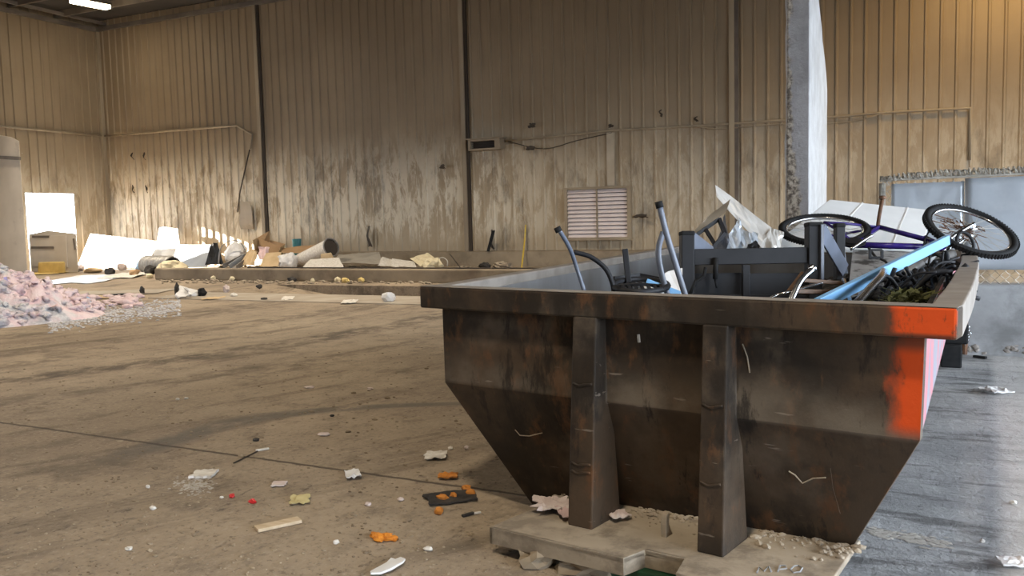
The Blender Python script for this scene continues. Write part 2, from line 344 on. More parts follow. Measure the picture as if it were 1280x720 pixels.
for X in (ony(330, 170, WY).x, ony(585, 170, WY).x, ony(920, 170, WY).x):
    b = MB(); b.box((X-.08, WY-.07, 4.3), (.12, .12, 7.9)); trim(b, mCol)
    b = MB(); b.box((X+.02, WY-.045, 4.3), (.08, .08, 7.9)); trim(b, mGap if X < -8 else mBeam)
b = MB(); n = 60
def kt(i): return .40+.02*NZ.noise(V((i*1.3, 4, 0)))
for i in range(n):
    x0, x1 = -20.2+i*(EX+20.2)/n, -20.2+(i+1)*(EX+20.2)/n
    b.hexa([(x0, WY-.32, 0), (x1, WY-.32, 0), (x1, WY-.03, 0), (x0, WY-.03, 0), (x0, WY-.30, kt(i)), (x1, WY-.30, kt(i+1)), (x1, WY-.03, kt(i)+.02), (x0, WY-.03, kt(i)+.02)])
struct(b.build('baseboard_back', mConc))
KY = 15.0
b = MB(); b.box((-9.3, KY+.13, .14), (15.0, .26, .28)); kb = b.build('concrete_kerb', mConc, base=(-9.3, KY, 0), bevel=.03)
tag(kb, 'long free standing concrete kerb with steel edge in front of littered strip', 'kerb')
b = MB(); b.box((-8, KY+.22, .292), (12, .07, .025)); b.build('steel_edge', mGap, kb)
b = MB(); b.box((-7.2, (10.9+PY0)/2, .008), (10.4, PY0-10.9, .016)); trim(b, mLip)

def conduit(pts, r, name, label, mt=mCol):
    b = MB(); b.tube(pts, r, 8); o = b.build(name, mt, base=pts[0], smooth=True); return tag(o, label, 'pipe')
yb = WY-.07
c1 = conduit([ony(131, 170, yb), ony(296, 157, yb), ony(315, 168, yb), ony(313, 186, yb)], .035, 'conduit_pipe', 'tan conduit crossing the back wall by the left corner then bending down')
conduit([onx(-60, 152, WX+.07), onx(129, 170, WX+.07)], .035, 'conduit_pipe', 'straight tan conduit running along the left wall at mid height')
conduit([ony(x, y, yb) for x, y in ((632, 176), (700, 170), (765, 163), (860, 158), (940, 153), (1060, 145), (1100, 141), (1213, 135), (1212, 200))], .03, 'conduit_pipe', 'long tan conduit running across the back wall from the fan box to the right')
conduit(smoothline([ony(x, y, yb-.02) for x, y in ((870, 158), (900, 161), (960, 156), (1000, 155), (1040, 154), (1075, 150), (1108, 140))]), .014, 'cable', 'thin slack cable sagging under the long conduit behind the pillar')
conduit(smoothline([ony(x, y, yb-.01) for x, y in ((635, 177), (680, 186), (720, 176), (765, 166))]), .012, 'cable', 'thin cable drooping below the conduit right of the wall fan box', mGap)
conduit([ony(x, y, WY-.09) for x, y in ((312, 187), (300, 240), (297, 265))], .02, 'cable', 'dark cable hanging diagonally below the left end of the bent conduit', mGap)

# wall box, louvre, patches
def Lbox(px0, py0, px1, py1, Y=WY-.05):
    a, c = ony(px0, py0, Y), ony(px1, py1, Y); return a, c
p0, p1 = ony(592, 189, WY), ony(631, 173, WY); x0, x1 = p0.x, p1.x; z0, z1 = 3.17, 3.47
r = empty('wall_fan_box', (x0, WY-.2, z0), 'small tan metal box with dark grille mounted on back wall beside column', 'fan box')
b = MB(); th = .05
for c, s in ((((x0+x1)/2, WY-.17, z1-th/2), (x1-x0, .3, th)), (((x0+x1)/2, WY-.17, z0+th/2), (x1-x0, .3, th)), ((x0+.03, WY-.17, (z0+z1)/2), (.06, .3, z1-z0-2*th)), ((x1-.08, WY-.17, (z0+z1)/2), (.16, .3, z1-z0-2*th))): b.box(c, s)
b.box(((x0+x1)/2, WY-.16, z1+.02), (x1-x0+.12, .42, .03)); b.build('housing', mCol, r)
b = MB(); b.box(((x0+x1)/2, WY-.10, (z0+z1)/2), (x1-x0-.1, .04, z1-z0-.1))
for k in range(5): b.box(((x0+x1)/2-.05, WY-.2, z0+.07+k*.04), (x1-x0-.2, .05, .008))
b.build('grille', mGap, r)
x0, x1, z0, z1 = -8.19, -6.53, .74, 2.0
r = empty('wall_louvre', (x0, WY-.06, z0), 'pinkish white slatted ventilation louvre set in the back wall', 'vent')
b = MB()
for c, s in ((((x0+x1)/2, WY-.09, z1+.03), (x1-x0+.16, .16, .06)), (((x0+x1)/2, WY-.09, z0-.03), (x1-x0+.22, .18, .07)), ((x0-.03, WY-.09, (z0+z1)/2), (.07, .16, z1-z0)), ((x1+.04, WY-.09, (z0+z1)/2), (.09, .16, z1-z0))): b.box(c, s)
b.build('frame', mCol, r)
mSl = mat('pinkish_white_slats', (.78, .69, .67), (.70, .61, .59), 3, .6)
b = MB(); N = 12
for k in range(N):
    z = z0+(k+.5)*(z1-z0)/N; b.box(((x0+x1)/2, WY-.085, z), (x1-x0, .012, .105), (V((1, 0, 0)), V((0, .82, -.57)), V((0, .57, .82))))
b.build('slats', mSl, r)
b = MB(); b.box(((x0+x1)/2, WY-.13, (z0+z1)/2), (.035, .03, z1-z0)); b.build('mullion', mCol, r)
b = MB(); b.box(((x0+x1)/2, WY-.04, (z0+z1)/2), (x1-x0, .01, z1-z0)); b.build('backing', mGap, r)
a, c = ony(761, 232, WY), ony(768, 166, WY)
b = MB(); b.box(((a.x+c.x)/2, WY-.06, (a.z+c.z)/2), (.2, .06, c.z-a.z)); tag(b.build('cover_strip', mat('pale_patched_metal', (.48, .42, .33), (.36, .30, .22), 2, .6), base=(a.x, WY-.06, a.z)), 'pale vertical metal strip on back wall above the louvre', 'metal strip')
def tear(px, py, wpx, hpx, label, seed, name='torn_flap', mt=mGap):      # curled torn tongue of wall sheet
    p = ony(px, py, WY-.06); sc = (p-EYE).dot(FW)/F; W, Hh = wpx*sc, hpx*sc; rr = random.Random(seed)
    b = MB(); b.grid(lambda u, v: p+V(((u-.5)*W*(1-.5*abs(v-.4))+.03*math.sin(v*7+seed), -.05-.12*math.sin(v*2.6)*u, (v-.5)*Hh+.04*rr.random())), 4, 6, .006, (0, 1, 0))
    tag(b.build(name, mt, wall_back), None, None, None, 'structure')
tear(463, 296, 7, 26, 'black torn flap low on back wall left of the tall column', 1)
tear(616, 300, 5, 24, 'black torn slot low on back wall just right of the column by the fan box', 2)
tear(667, 158, 12, 5, 'small dark tear in back wall above the drooping cable', 3)
tear(665, 186, 14, 4, 'small dark tear in back wall just under the drooping cable', 4)
tear(765, 159, 7, 4, 'small dark tear at the top of the pale vertical strip', 5)
tear(827, 143, 4, 8, 'small dark puncture in back wall above the long conduit', 6)
tear(871, 150, 4, 6, 'tiny dark hook of torn sheet on the conduit left of the pillar', 7)
tear(802, 271, 20, 4, 'long thin horizontal tear in back wall right of the louvre', 8)
tear(555, 209, 10, 5, 'dark tear in back wall left of the column by the fan box', 9)
tear(310, 270, 26, 34, 'bent flap of wall sheet by the debris heap and left column', 10, 'bent_panel', mCol)
for i, (x, y) in enumerate(((168, 196), (183, 196), (169, 237), (186, 237))):
    tear(x, y, 2.5, 9, 'narrow vertical slit, %s of four near the left corner' % ('upper left', 'upper right', 'lower left', 'lower right')[i], 20+i)

# ceiling lamp in view
lc = onz(113, 4, 8.12)
r = empty('ceiling_light', lc, 'glowing strip light hanging under the dark roof at top left', 'lamp')
d = (onz(137, 9, 8.12)-onz(90, 0, 8.12)); Ld = d.length; d.normalize(); s_ = V((-d.y, d.x, 0))
b = MB(); b.box(lc+V((0, 0, .06)), (Ld, .36, .08), (d, s_, V((0, 0, 1)))); b.build('housing', mBeam, r)
mt, t, bs = nt('lamp_diffuser'); bs.inputs['Emission Color'].default_value = (1, .82, .52, 1); bs.inputs['Emission Strength'].default_value = 22
b = MB(); b.box(lc-V((0, 0, .03)), (Ld*.96, .3, .1), (d, s_, V((0, 0, 1)))); b.build('diffuser', mt, r)

# ---------------------------------------------------------------- pillar and fence at right
pm = nt('broken_concrete'); g = G(pm[1])
P = g.n('ShaderNodeTexCoord').outputs['Object']; sp = g.n('ShaderNodeSeparateXYZ'); g.l(P, sp.inputs[0])
n1 = g.noise(P, 3, 8, .65); n2 = g.noise(P, 16, 6, .7); n3 = g.noise(P, 1.2, 5)
c = g.mix(g.mr(n1, .35, .65), (.36, .34, .335), (.27, .255, .25)); ex = g.math('ADD', g.math('MULTIPLY', sp.outputs[0], 5.5), g.math('MULTIPLY', sp.outputs[2], .0))
low = g.math('ADD', g.math('SUBTRACT', .12, g.math('MULTIPLY', sp.outputs[0], 5.0)), g.mr(sp.outputs[2], .8, 2.6, .75, 0))
msk = g.math('MULTIPLY', g.mr(g.math('ADD', low, g.math('MULTIPLY', g.math('SUBTRACT', n1, .5), 1.6)), .42, .62), g.mr(sp.outputs[1], .05, .15, 1, 0))
agg = g.mix(g.mr(n2, .40, .60), (.10, .078, .06), (.46, .39, .31))
c = g.mix(msk, c, agg); c = g.mix(g.mr(sp.outputs[1], .0, .02), c, g.mix(g.mr(n1, .3, .7), (.66, .67, .68), (.52, .52, .52)))  # side faces coloured paler, painting in the daylight from the right
g.l(c, pm[2].inputs['Base Color']); pm[2].inputs['Roughness'].default_value = .9; g.bump(pm[2], g.math('ADD', n2, n1), .6, .03)
PY = 10.5; a, c_ = ony(982, 100, PY), ony(1012, 100, PY); PW = c_.x-a.x; PL = 2.3
b = MB(); NZs = 40
def ztop(y): return 7 if y < 1.2 else 7
rows = []
for k in range(NZs+1):
    z = k*7/NZs; j = V((0, k*.9, 0))
    dl = .03*NZ.noise(j*1.7)+.02*NZ.noise(j*3.1+V((5, 0, 0)))
    # far end is broken back above about 3.2 m
    far = PL if z < 3.05 else max(.5, PL-(z-3.05)*1.45); far += .08*NZ.noise(j*1.3+V((9, 0, 0)))
    rows.append([(a.x-.005+max(dl, -.01), PY+.02, z), (a.x+.03+.012*NZ.noise(j*5), PY, z), (c_.x-.012, PY, z), (c_.x+.012*NZ.noise(j*4+V((3, 3, 3))), PY+.02, z), (c_.x, PY+far*.5, z), (c_.x, PY+far, z), (a.x, PY+far, z), (a.x+dl*.5, PY+far*.5, z)])
K = 8
b.add([p for r_ in rows for p in r_], [(i*K+k, i*K+(k+1) % K, (i+1)*K+(k+1) % K, (i+1)*K+k) for i in range(NZs) for k in range(K)]+[tuple(range(K))[::-1], tuple(range(NZs*K, NZs*K+K))])
tag(b.build('concrete_pillar', pm[0], base=(a.x+PW/2, PY, 0)), 'tall broken concrete wall end standing behind the dumpster', 'pillar')
FY = 8.254
b = MB(); n = 40; xa, xb = -.25, 4.5
vs = []
for i in range(n+1):
    x = xa+(xb-xa)*i/n; q = .02*NZ.noise(V((x*2, 1, 0)))
    vs += [(x, FY-.08, 0), (x, FY-.05-.02*abs(NZ.noise(V((x*5, 2, 0)))), .10), (x, FY-.005, .18+q), (x, FY, .585), (x, FY+.02, .60), (x, FY+.25, .60), (x, FY+.25, 0)]
b.add(vs, [(i*7+k, i*7+7+k, i*7+7+(k+1) % 7, i*7+(k+1) % 7) for i in range(n) for k in range(7)]+[tuple(range(7)), tuple(range(n*7, n*7+7))])
tag(b.build('concrete_barrier', mGrey, base=(xa, FY, 0)), 'low grey concrete barrier wall with crumbled foot under the chain link fence', 'barrier'); bar_o = bpy.data.objects['concrete_barrier']
b = MB(); rr = random.Random(61)
for k in range(260):
    x = rr.uniform(xa, 2.4); q = .06+.07*abs(NZ.noise(V((x*3, 5, 0)))); s = rr.uniform(.015, .05); b.lump((x, FY-.07+.03*rr.random(), q*rr.random()), (s*1.4, s, s), k, .5, 1)
b.build('crumbled_foot', mat('crumbled_aggregate', (.34, .31, .28), (.14, .12, .10), 14, .95), bar_o)['kind'] = 'stuff'
r = empty('chain_link_fence', (xa, FY+.1, .6), 'chain link fence with curled top wire standing on the low concrete barrier', 'fence')
b = MB(); st = .075; z0, z1 = .60, 1.53; N = int((z1-z0)/(st/2))
for k in range(int(2.6/st)):
    for sg in (0, 1):
        pts = [(xa+.06+k*st+(st/2 if (i+sg) % 2 else 0), FY+.10+(.004 if (i+sg) % 2 else -.004), z0+i*st/2) for i in range(N+1)]
        if sg == 0: b.tube(pts, .0048, 3, cap=False)
        else: b.tube([(p[0]+st/2, p[1], p[2]) for p in pts], .0048, 3, cap=False)
b.build('wire_mesh', mWire, r, fix=False)
for x in (xa+.02, 1.6):
    b = MB(); b.tube([(x, FY+.14, .6), (x, FY+.14, 1.5)], .03, 10); b.build('post', mWire, r, smooth=True)
b = MB(); rr = random.Random(8)
for q in range(5):
    ph, fq, rd = rr.random()*6, .5+.13*q, .014+.004*q
    pts = [(xa+k*.006, FY+.1+rd*math.cos(k*fq+ph), 1.535+.00022*k+.014*math.sin(k*.021)+.008*math.sin(k*.13+q)+rd*math.sin(k*fq+ph)) for k in range(470)]; b.tube(pts, .0045, 3)
b.tube([(xa, FY+.1, 1.53), (xa+2.8, FY+.1, 1.55)], .014, 6)
rr = random.Random(3)
for k in range(14): p = V((xa+.0+rr.random()*.1, FY+.08, .95+rr.random()*.6)); b.tube([p, p+V((rr.uniform(-.08, .06), -.02, rr.uniform(-.03, .06)))], .004, 4)
b.build('coiled_top_wire', mWire, r, fix=False)
xs_ = [ony(1113, 280, FY).x, ony(1205, 280, FY).x, 1.45, 2.6]
sh = ['pale bluish sheet wired to fence nearest the pillar', 'pale bluish sheet wired to fence at the right edge of the picture', 'pale bluish fence sheet outside the right edge']
for k in range(2):
    x0, x1 = xs_[k]+.004, xs_[k+1]; z0 = .735-.01*k; z1 = 1.49+.025*k
    b = MB(); b.grid(lambda u, v: (x0+(x1-x0)*u, FY+.06-.012*k+.02*NZ.noise(V((u*2.2+k*7, v*2, 1)))+.008*NZ.noise(V((u*6, v*5, k))), z0+(z1-z0)*v), 16, 12, .004, (0, -1, 0))
    tag(b.build('fence_sheet', mGalv, base=(x0, FY+.06, z0), smooth=True), sh[k], 'metal sheet')
p = onz(1190, 460, 0)
# ---------------------------------------------------------------- dumpster
RZ = .977
NL, NR, FR, FL = onz(524, 358, RZ), onz(1197, 385, RZ), onz(1219, 312, RZ), onz(848, 307.5, RZ)
u_ = (NR-NL).normalized(); n_ = V((-u_.y, u_.x, 0)); NL0 = V((NL.x, NL.y, 0))
ANG = math.atan2(u_.y, u_.x)
def loc(p): q = p-NL0; return (q.dot(u_), q.dot(n_))
SW = (NR-NL).length
def W(s, d, z): return NL0+u_*s+n_*d+V((0, 0, z))
(fls, fld), (frs, frd) = loc(FL), loc(FR)
def skew(s, d, z):      # s measured on the front; the long sides run slightly off square
    k = s/SW; bs, bd = fls+(frs-fls)*k, fld+(frd-fld)*k
    fs = s; return W(fs+(bs-fs)*d, 0+bd*d, z)
t = mSteel.node_tree; mp = t.nodes.new('ShaderNodeMapping'); mp.inputs['Rotation'].default_value = (0, 0, -ANG)
tcn = next(n for n in t.nodes if n.type == 'TEX_COORD')
for l in list(t.links):
    if l.from_node == tcn: to = l.to_socket; t.links.remove(l); t.links.new(mp.outputs[0], to)
t.links.new(tcn.outputs['Object'], mp.inputs[0])
dump = empty('scrap_dumpster', NL0, 'big rusty open top steel dumpster with orange painted corner, full of scrap', 'dumpster')
FD = .067
prof = [(.068, .93), (.072, .557), (.527, .104), (1.762, .172), (1.965, .573), (1.975, .93)]
ND = .21      # how far the lower front slopes back
def onpl(px, py, dep):
    q = ray(px, py); p0 = W(0, dep, 0); return EYE+q*((p0-EYE).dot(n_)/q.dot(n_))
_bl, _br = onpl(665, 630, FD+ND), onpl(1060, 692, FD+ND)
prof[2] = (loc(_bl)[0], _bl.z); prof[3] = (loc(_br)[0], _br.z)
def P2(i, d):      # profile point at depth fraction d, from the body front plane to the back
    s, z = prof[i]; a = W(s, FD+(ND if i in (2, 3) else 0), z); k = s/SW; L = fld+(frd-fld)*k; bs = s+(fls+(frs-fls)*k-s)*((L-.1)/L)
    bk = W(bs, L-.1, z); return a+(bk-a)*d
b = MB(); b.slab([P2(i, 0) for i in (0, 1, 4, 5)], n_*.03); b.build('front_panel', mSteel, dump)
b = MB(); b.slab([P2(i, 0) for i in (1, 2, 3, 4)], n_*.03); b.build('lower_front_panel', mSteel, dump)
b = MB(); b.slab([P2(i, 1) for i in range(6)], -n_*.03); b.build('back_panel', mInner, dump)
def plank(i, j, off, mt, name):
    b = MB(); b.slab([P2(i, .004), P2(j, .004), P2(j, 1), P2(i, 1)], off); return b.build(name, mt, dump)
iu = u_*.02
plank(0, 1, iu, mInner, 'side_panel'); plank(4, 5, -u_*.004, mPink, 'side_panel')
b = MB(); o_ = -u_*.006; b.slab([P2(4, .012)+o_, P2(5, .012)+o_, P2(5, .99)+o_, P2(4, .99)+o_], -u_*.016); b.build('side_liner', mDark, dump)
plank(1, 2, iu, mInner, 'sloped_panel'); plank(3, 4, -iu, mSteel, 'sloped_panel'); plank(2, 3, V((0, 0, .02)), mInner, 'bottom_panel')
# fold strips on the front
# rim: four square tubes
RH = .092
def rimbar(a, c, inw, mt, name='rim'):
    b = MB(); a0, c0 = V(a), V(c)
    b.add([a0-V((0, 0, RH)), c0-V((0, 0, RH)), c0-V((0, 0, RH))+inw[1], a0-V((0, 0, RH))+inw[0], a0, c0, c0+inw[1], a0+inw[0]], [(3, 2, 1, 0), (4, 5, 6, 7), (0, 1, 5, 4), (1, 2, 6, 5), (2, 3, 7, 6), (3, 0, 4, 7)])
    return b.build(name, mt, dump, bevel=.008)
rimbar(NL, NR, (n_*.085, n_*.085), mSteel, 'front_rim')
b = MB(); b.slab([NL+n_*.002, NR+n_*.002, NR+n_*.083, NL+n_*.083], V((0, 0, .0015))); b.build('rim_top', mRimTop, dump)
# right rim bows outwards a little, as it is bent
N = 14; b = MB(); rows = []
for i in range(N+1):
    k = i/N; p = NR+n_*.0855+(FR-NR-n_*.0855)*k+u_*(.03*math.sin(math.pi*k)**1.0*(1+.15*NZ.noise(V((k*4, 0, 0))))); wd = .085
    zt = .003*NZ.noise(V((k*9, 3, 0)))
    rows += [p-u_*wd+V((0, 0, zt)), p+V((0, 0, zt)), p-V((0, 0, RH)), p-u_*wd-V((0, 0, RH))]
b.add(rows, [(i*4+k, i*4+4+k, i*4+4+(k+1) % 4, i*4+(k+1) % 4) for i in range(N) for k in range(4)]+[(0, 1, 2, 3), (N*4, N*4+1, N*4+2, N*4+3)])
b.build('side_rim', mRimTop, dump, bevel=.006)
rimbar(NL+n_*.0855, FL-n_*.09, (u_*.085, u_*.085), mRimTop, 'side_rim')
rimbar(FL-n_*.08, FR-n_*.08, (n_*.08, n_*.08), mRimTop, 'back_rim')
b = MB(); 
for q in range(2): b.tube([P2(1, .01)+iu*1.2, P2(1, .99)+iu*1.2], .012, 6)
b.build('weld_seam', mRimTop, dump)
# two uprights, standing proud of the front, flared towards their feet
for s0, s1, sb0, sb1, zb in ((.787, .889, .783, .890, .108), (1.306, 1.396, 1.306, 1.400, .124)):
    b = MB(); zt = RZ-RH+.003
    b.hexa([W(sb0, -.055, zb), W(sb1, -.055, zb), W(sb1, FD+.085, zb), W(sb0, FD+.085, zb), W(s0, -.002, zt), W(s1, -.002, zt), W(s1, FD+.005, zt), W(s0, FD+.005, zt)])
    up = b.build('upright', mSteel, dump, bevel=.006)
    for q, z in enumerate((.64, .345, .315) if s0 < 1 else (.62, .36)):
        f_ = -.002-.053*(zt-z)/(zt-zb); b = MB(); b.tube(smoothline([W(s0+.008, f_, z+.002), W(s0+.035, f_-.002, z-.006), W(s0+.06, f_-.002, z+.001), W(s1-.01, f_, z+.004)], 4), .005, 6); b.build('weld_bead', mSteel, up, smooth=True)
# base plate with a notch and a lug
pz = lambda s: .100+.035*max(0, min(1, (s-.45)/1.3))
def bp_(px, py, z=.1): p = onz(px, py, z); return p
pa, pb = loc(onz(612, 660, .1)), loc(onz(655, 625, .1))
dF = pa[1]; sL = pa[0]
nt1, nt2 = loc(onz(774, 704, .11))[0], loc(onz(852, 704, .115))[0]
pl = [(sL, dF), (nt1, dF), (nt1+.025, dF+.10), (nt2, dF+.10), (nt2+.03, dF-.02), (loc(onz(1046, 728, .13))[0], dF-.02), (loc(onz(1062, 692, .13))[0], FD+ND-.02), (loc(onz(1062, 692, .13))[0], FD+ND+.05), (sL+.07, FD+ND+.05), (sL+.015, FD-.03)]
b = MB(); top = [W(s, d, pz(s)) for s, d in pl]; b.slab(top, V((0, 0, -.022))); plate = b.build('base_plate', mDust, dump, bevel=.004)
b = MB()
for i in range(5): b.slab([top[i], top[i+1], top[i+1]-V((0, 0, .062)), top[i]-V((0, 0, .062))], n_*.012)
b.slab([top[9], top[0], top[0]-V((0, 0, .062)), top[9]-V((0, 0, .062))], u_*.012)
b.build('lip', mDust, plate)
b = MB(); p = onz(826, 672, .115); pts = [(0, 0), (.05, 0), (.052, .05), (.045, .085), (.02, .092), (.028, .05), (.012, .02)]
b.slab([p+n_*(.05-a)+V((0, 0, h_)) for a, h_ in pts], u_*.022); b.build('lug', mDust, plate, bevel=.003)
b = MB(); 
for s in (.75, 1.4): b.hexa([skew(s_, d, z) for z in (0, .10) for s_, d in ((s, .09), (s+.1, .09), (s+.1, .9), (s, .9))])
b.build('skid_rails', mSteel, dump)
rr = random.Random(5); b = MB()
for k in range(420):
    s = rr.uniform(.55, 1.75); d = FD+ND-.01-abs(rr.gauss(0, .07)); z = pz(s)+.002
    if .77 < s < .9 or 1.29 < s < 1.41: continue
    q = rr.random()**2; b.lump(W(s, d, z), (.008+.03*q, .008+.025*q, .006+.014*q), k, .5, 1)
tag(b.build('dust_and_crumbs', mDust, plate), kind='stuff')
def stroke(*ps): b.tube([onz(x, y, pz(loc(onz(x, y, .13))[0])+.001) for x, y in ps], .003, 4)
b = MB(); stroke((946, 716), (949, 709), (955, 714), (961, 708), (964, 715)); stroke((972, 715), (975, 707)); stroke((975, 707), (982, 707), (983, 711), (974, 712)); stroke((992, 708), (988, 712), (992, 716), (1000, 715), (1003, 710), (998, 707), (992, 708)); b.build('chalk_writing', mGrey, plate)
# pale scratches on the front face
def scratch(pts, r=.0026, mt=mDust):
    b = MB(); pp = []
    for px, py in pts:
        p = onpl(px, py, FD-.001)
        if p.z < .565: k = (.565-p.z)/(.565-.10); p = onpl(px, py, FD+ND*k*.98-.002)
        pp.append(p)
    b.tube(pp, r, 5); b.build('scratch_mark', mt, dump)
scratch([(644, 537), (650, 544), (662, 545), (678, 541)]); scratch([(986, 589), (994, 594), (1003, 604), (1016, 598), (1032, 597)]); scratch([(928, 430), (934, 446), (937, 466)], .0025)
scratch([(1038, 586), (1041, 610), (1050, 642)], .0012, mSteel); scratch([(798, 418), (799, 428)], .006, mPow)

# scrap heap filling the dumpster
b = MB(); nu, nv = 46, 60
def hp(k, d):
    s = .2+1.66*k; base = .56+.26*max(0, min(1, (k-.35)/.4))*(.6+.4*d)
    z = base+.10*NZ.noise(V((k*6, d*9, 1)))+.07*NZ.noise(V((k*16, d*24, 5)))
    return skew(s, .10+d*.84, max(z, .55))
b.grid(hp, nu, nv, .03)
hs = b.build('scrap_heap', mDark, base=hp(.5, .5)); tag(hs, 'tangled dark scrap filling the bottom of the rusty dumpster', 'scrap', kind='stuff')
b = MB(); rr = random.Random(12)
for k in range(150):      # tangle of black pipes and straps near the right rim
    x, y = rr.uniform(1075, 1186), rr.uniform(322, 378)
    if y < 322+(1180-x)*.46: continue
    d = 3.6+(376-y)/50*1.2; p = atd(x, y, d); q = p+(RT*rr.uniform(-.12, .2)+UP*rr.uniform(-.05, .12)+FW*rr.uniform(-.1, .1)); mm = (p+q)/2+UP*rr.uniform(-.03, .05)
    b.tube(smoothline([p, mm, q], 4), rr.choice((.006, .01, .016)), 6)
tag(b.build('cable_tangle', mBlack, base=atd(1150, 370, 3.9), smooth=True), 'tangle of black hoses and straps inside the dumpster beside its right rim', 'scrap', kind='stuff')
b = MB()
for k in range(160):
    x, y = rr.uniform(1108, 1166), rr.uniform(366, 382); p = atd(x, y, rr.uniform(3.1, 3.6)); a = rr.uniform(0, 6.3); L = rr.uniform(.03, .08)
    t_ = RT*math.cos(a)*L+FW*math.sin(a)*L+UP*rr.uniform(-.01, .03); s_ = t_.cross(UP).normalized()*L*.16
    b.slab([p, p+t_*.5+s_, p+t_, p+t_*.5-s_], UP*.001)
tag(b.build('dead_leaves', mLeaf, base=atd(1137, 378, 3.3)), 'olive green leaves in the near right corner inside the dumpster', 'leaves', kind='stuff')

# --- black frame with posts and panels (upturned metal bench) at depth ~4.2 m
def Q(px, py, d): return atd(px, py, d)
def bar2(name, mt, par, p, q, wpx, th, ref=None, bev=.003):      # bar between pixel-depth points, width given in px
    a, c = Q(*p), Q(*q); sc = p[2]/F; b = MB(); b.bar(a, c, wpx*sc, th, ref or FW); return b.build(name, mt, par, bevel=bev)
D = 4.2
bench = empty('metal_bench', Q(930, 378, D), 'black metal bench frame with four posts upturned in the middle of the dumpster', 'bench')
def post(x, y0, y1, d, wpx=16, dep=.07):
    b = MB(); b.bar(Q(x, y1, d), Q(x, y0, d), wpx*d/F, dep, RT); o = b.build('post', mBlack, bench, bevel=.004)
    b = MB(); b.bar(Q(x, y0+2, d), Q(x, y0-4, d), (wpx+1.5)*d/F, dep+.006, RT); b.build('end_cap', mRub, o, bevel=.008); return o
post(858.5, 293, 374, D); post(1016.5, 282, 380, D, 17); post(1049, 283, 350, D+.45, 11, .05)
bar2('top_rail', mBlack, bench, (867, 321.5, D), (1008, 319, D), 20, .04, UP)
bar2('lower_rail', mBlack, bench, (867, 372, D), (1008, 374, D), 10, .04, UP)
bar2('stile', mBlack, bench, (932, 331, D-.02), (932, 374, D-.02), 9, .03, RT)
for xa_, xb_ in ((869, 927), (937, 1006)):
    b = MB(); b.hexa([Q(xa_, 374, D+.02), Q(xb_, 374, D+.02), Q(xb_, 374, D+.03), Q(xa_, 374, D+.03), Q(xa_, 342, D+.02), Q(xb_, 341, D+.02), Q(xb_, 341, D+.03), Q(xa_, 342, D+.03)]); b.build('panel', mBlack, bench)
b = MB(); b.slab([Q(866, 291, D+.02), Q(892, 311, D+.3), Q(866, 314, D+.02)], UP*.012+FW*.01); b.build('gusset', mSlate, bench)  # blue-grey colour paints in the lit top face of black metal
b = MB(); b.bar(Q(1027, 288, D+.02), Q(1056, 338, D+.42), .075, .012, UP+RT*.4); b.build('brace', mSlate, bench, bevel=.002)  # colour of both braces paints in their lit top faces
b = MB(); b.bar(Q(1056, 342, D+.42), Q(1049, 284, D+.46), .03, .012, RT); b.build('brace', mSlate, bench, bevel=.002)
b = MB(); b.bar(Q(1026, 281, D-.03), Q(1026, 356, D-.03), .014, .05, RT); b.build('lit_edge', mSlate, bench)  # pale strip added to paint in the lit side of the post
b = MB(); b.tube([Q(882, 334, D-.03), Q(880, 345, D-.03), Q(869, 352, D-.03), Q(860, 372, D-.03)], .010, 6); b.tube([Q(895, 322, D-.035), Q(894, 349, D-.035)], .014, 6); b.tube([Q(894, 349, D-.035), Q(896, 360, D-.035)], .006, 6); b.build('hanging_strap', mRub, bench, smooth=True)
# --- upturned black chair at left
D = 3.75
ch = empty('patio_chair', Q(800, 372, D), 'black tubular patio chair lying upturned at the left end of the dumpster', 'chair')
def tub(name, pts, r, mt, par, n=8): b = MB(); b.tube(smoothline([Q(*p) for p in pts], 5), r, n); return b.build(name, mt, par, smooth=True)
tub('leg', [(698, 286, D-.1), (712, 310, D), (721, 335, D+.05), (731, 366, D+.05)], .010, mSlate, ch)
tub('leg', [(717, 315, D+.05), (738, 321, D+.05), (757, 336, D+.05), (766, 356, D+.05), (767, 372, D+.05)], .011, mBlack, ch)
tub('leg', [(824, 256, D), (833, 292, D), (846, 335, D), (858, 374, D)], .014, mSlate, ch)
tub('leg', [(829, 290, D+.08), (823, 312, D+.08), (826, 338, D+.08), (836, 374, D+.08)], .014, mSlate, ch)
bar2('back_post', mBlack, ch, (781, 311, D+.3), (788, 372, D+.3), 7, .02, RT)
b = MB(); pts = []
for k in range(28): a = 2*math.pi*k/28; pts.append(Q(801+34*math.cos(a), 357+8*math.sin(a), D+.12-.25*math.sin(a)))
b.tube(pts, .014, 8, closed=True); seat = b.build('seat_ring', mBlack, ch, smooth=True)
b = MB()
for k in range(7): x = 776+k*8; b.bar(Q(x, 352+abs(k-3)*.6, D+.3), Q(x+4, 362-abs(k-3)*.6, D-.05), .014, .006, RT)
b.tube([Q(772, 357, D+.12), Q(800, 355, D+.1), Q(830, 358, D+.12)], .008, 6); b.build('seat_slats', mBlack, ch)
b = MB(); b.bar(Q(768, 350, D+.35), Q(800, 346, D+.4), .035, .02, UP); b.bar(Q(800, 346, D+.4), Q(831, 352, D+.35), .035, .02, UP); b.build('back_rail', mBlack, ch)
b = MB(); b.tube([Q(696, 284, D-.1), Q(699, 290, D-.1)], .016, 8); b.build('foot_cap', mRub, ch, smooth=True)
b = MB(); b.tube([Q(823, 252, D), Q(825, 260, D)], .018, 8); b.build('foot_cap', mRub, ch, smooth=True)
D = 4.05
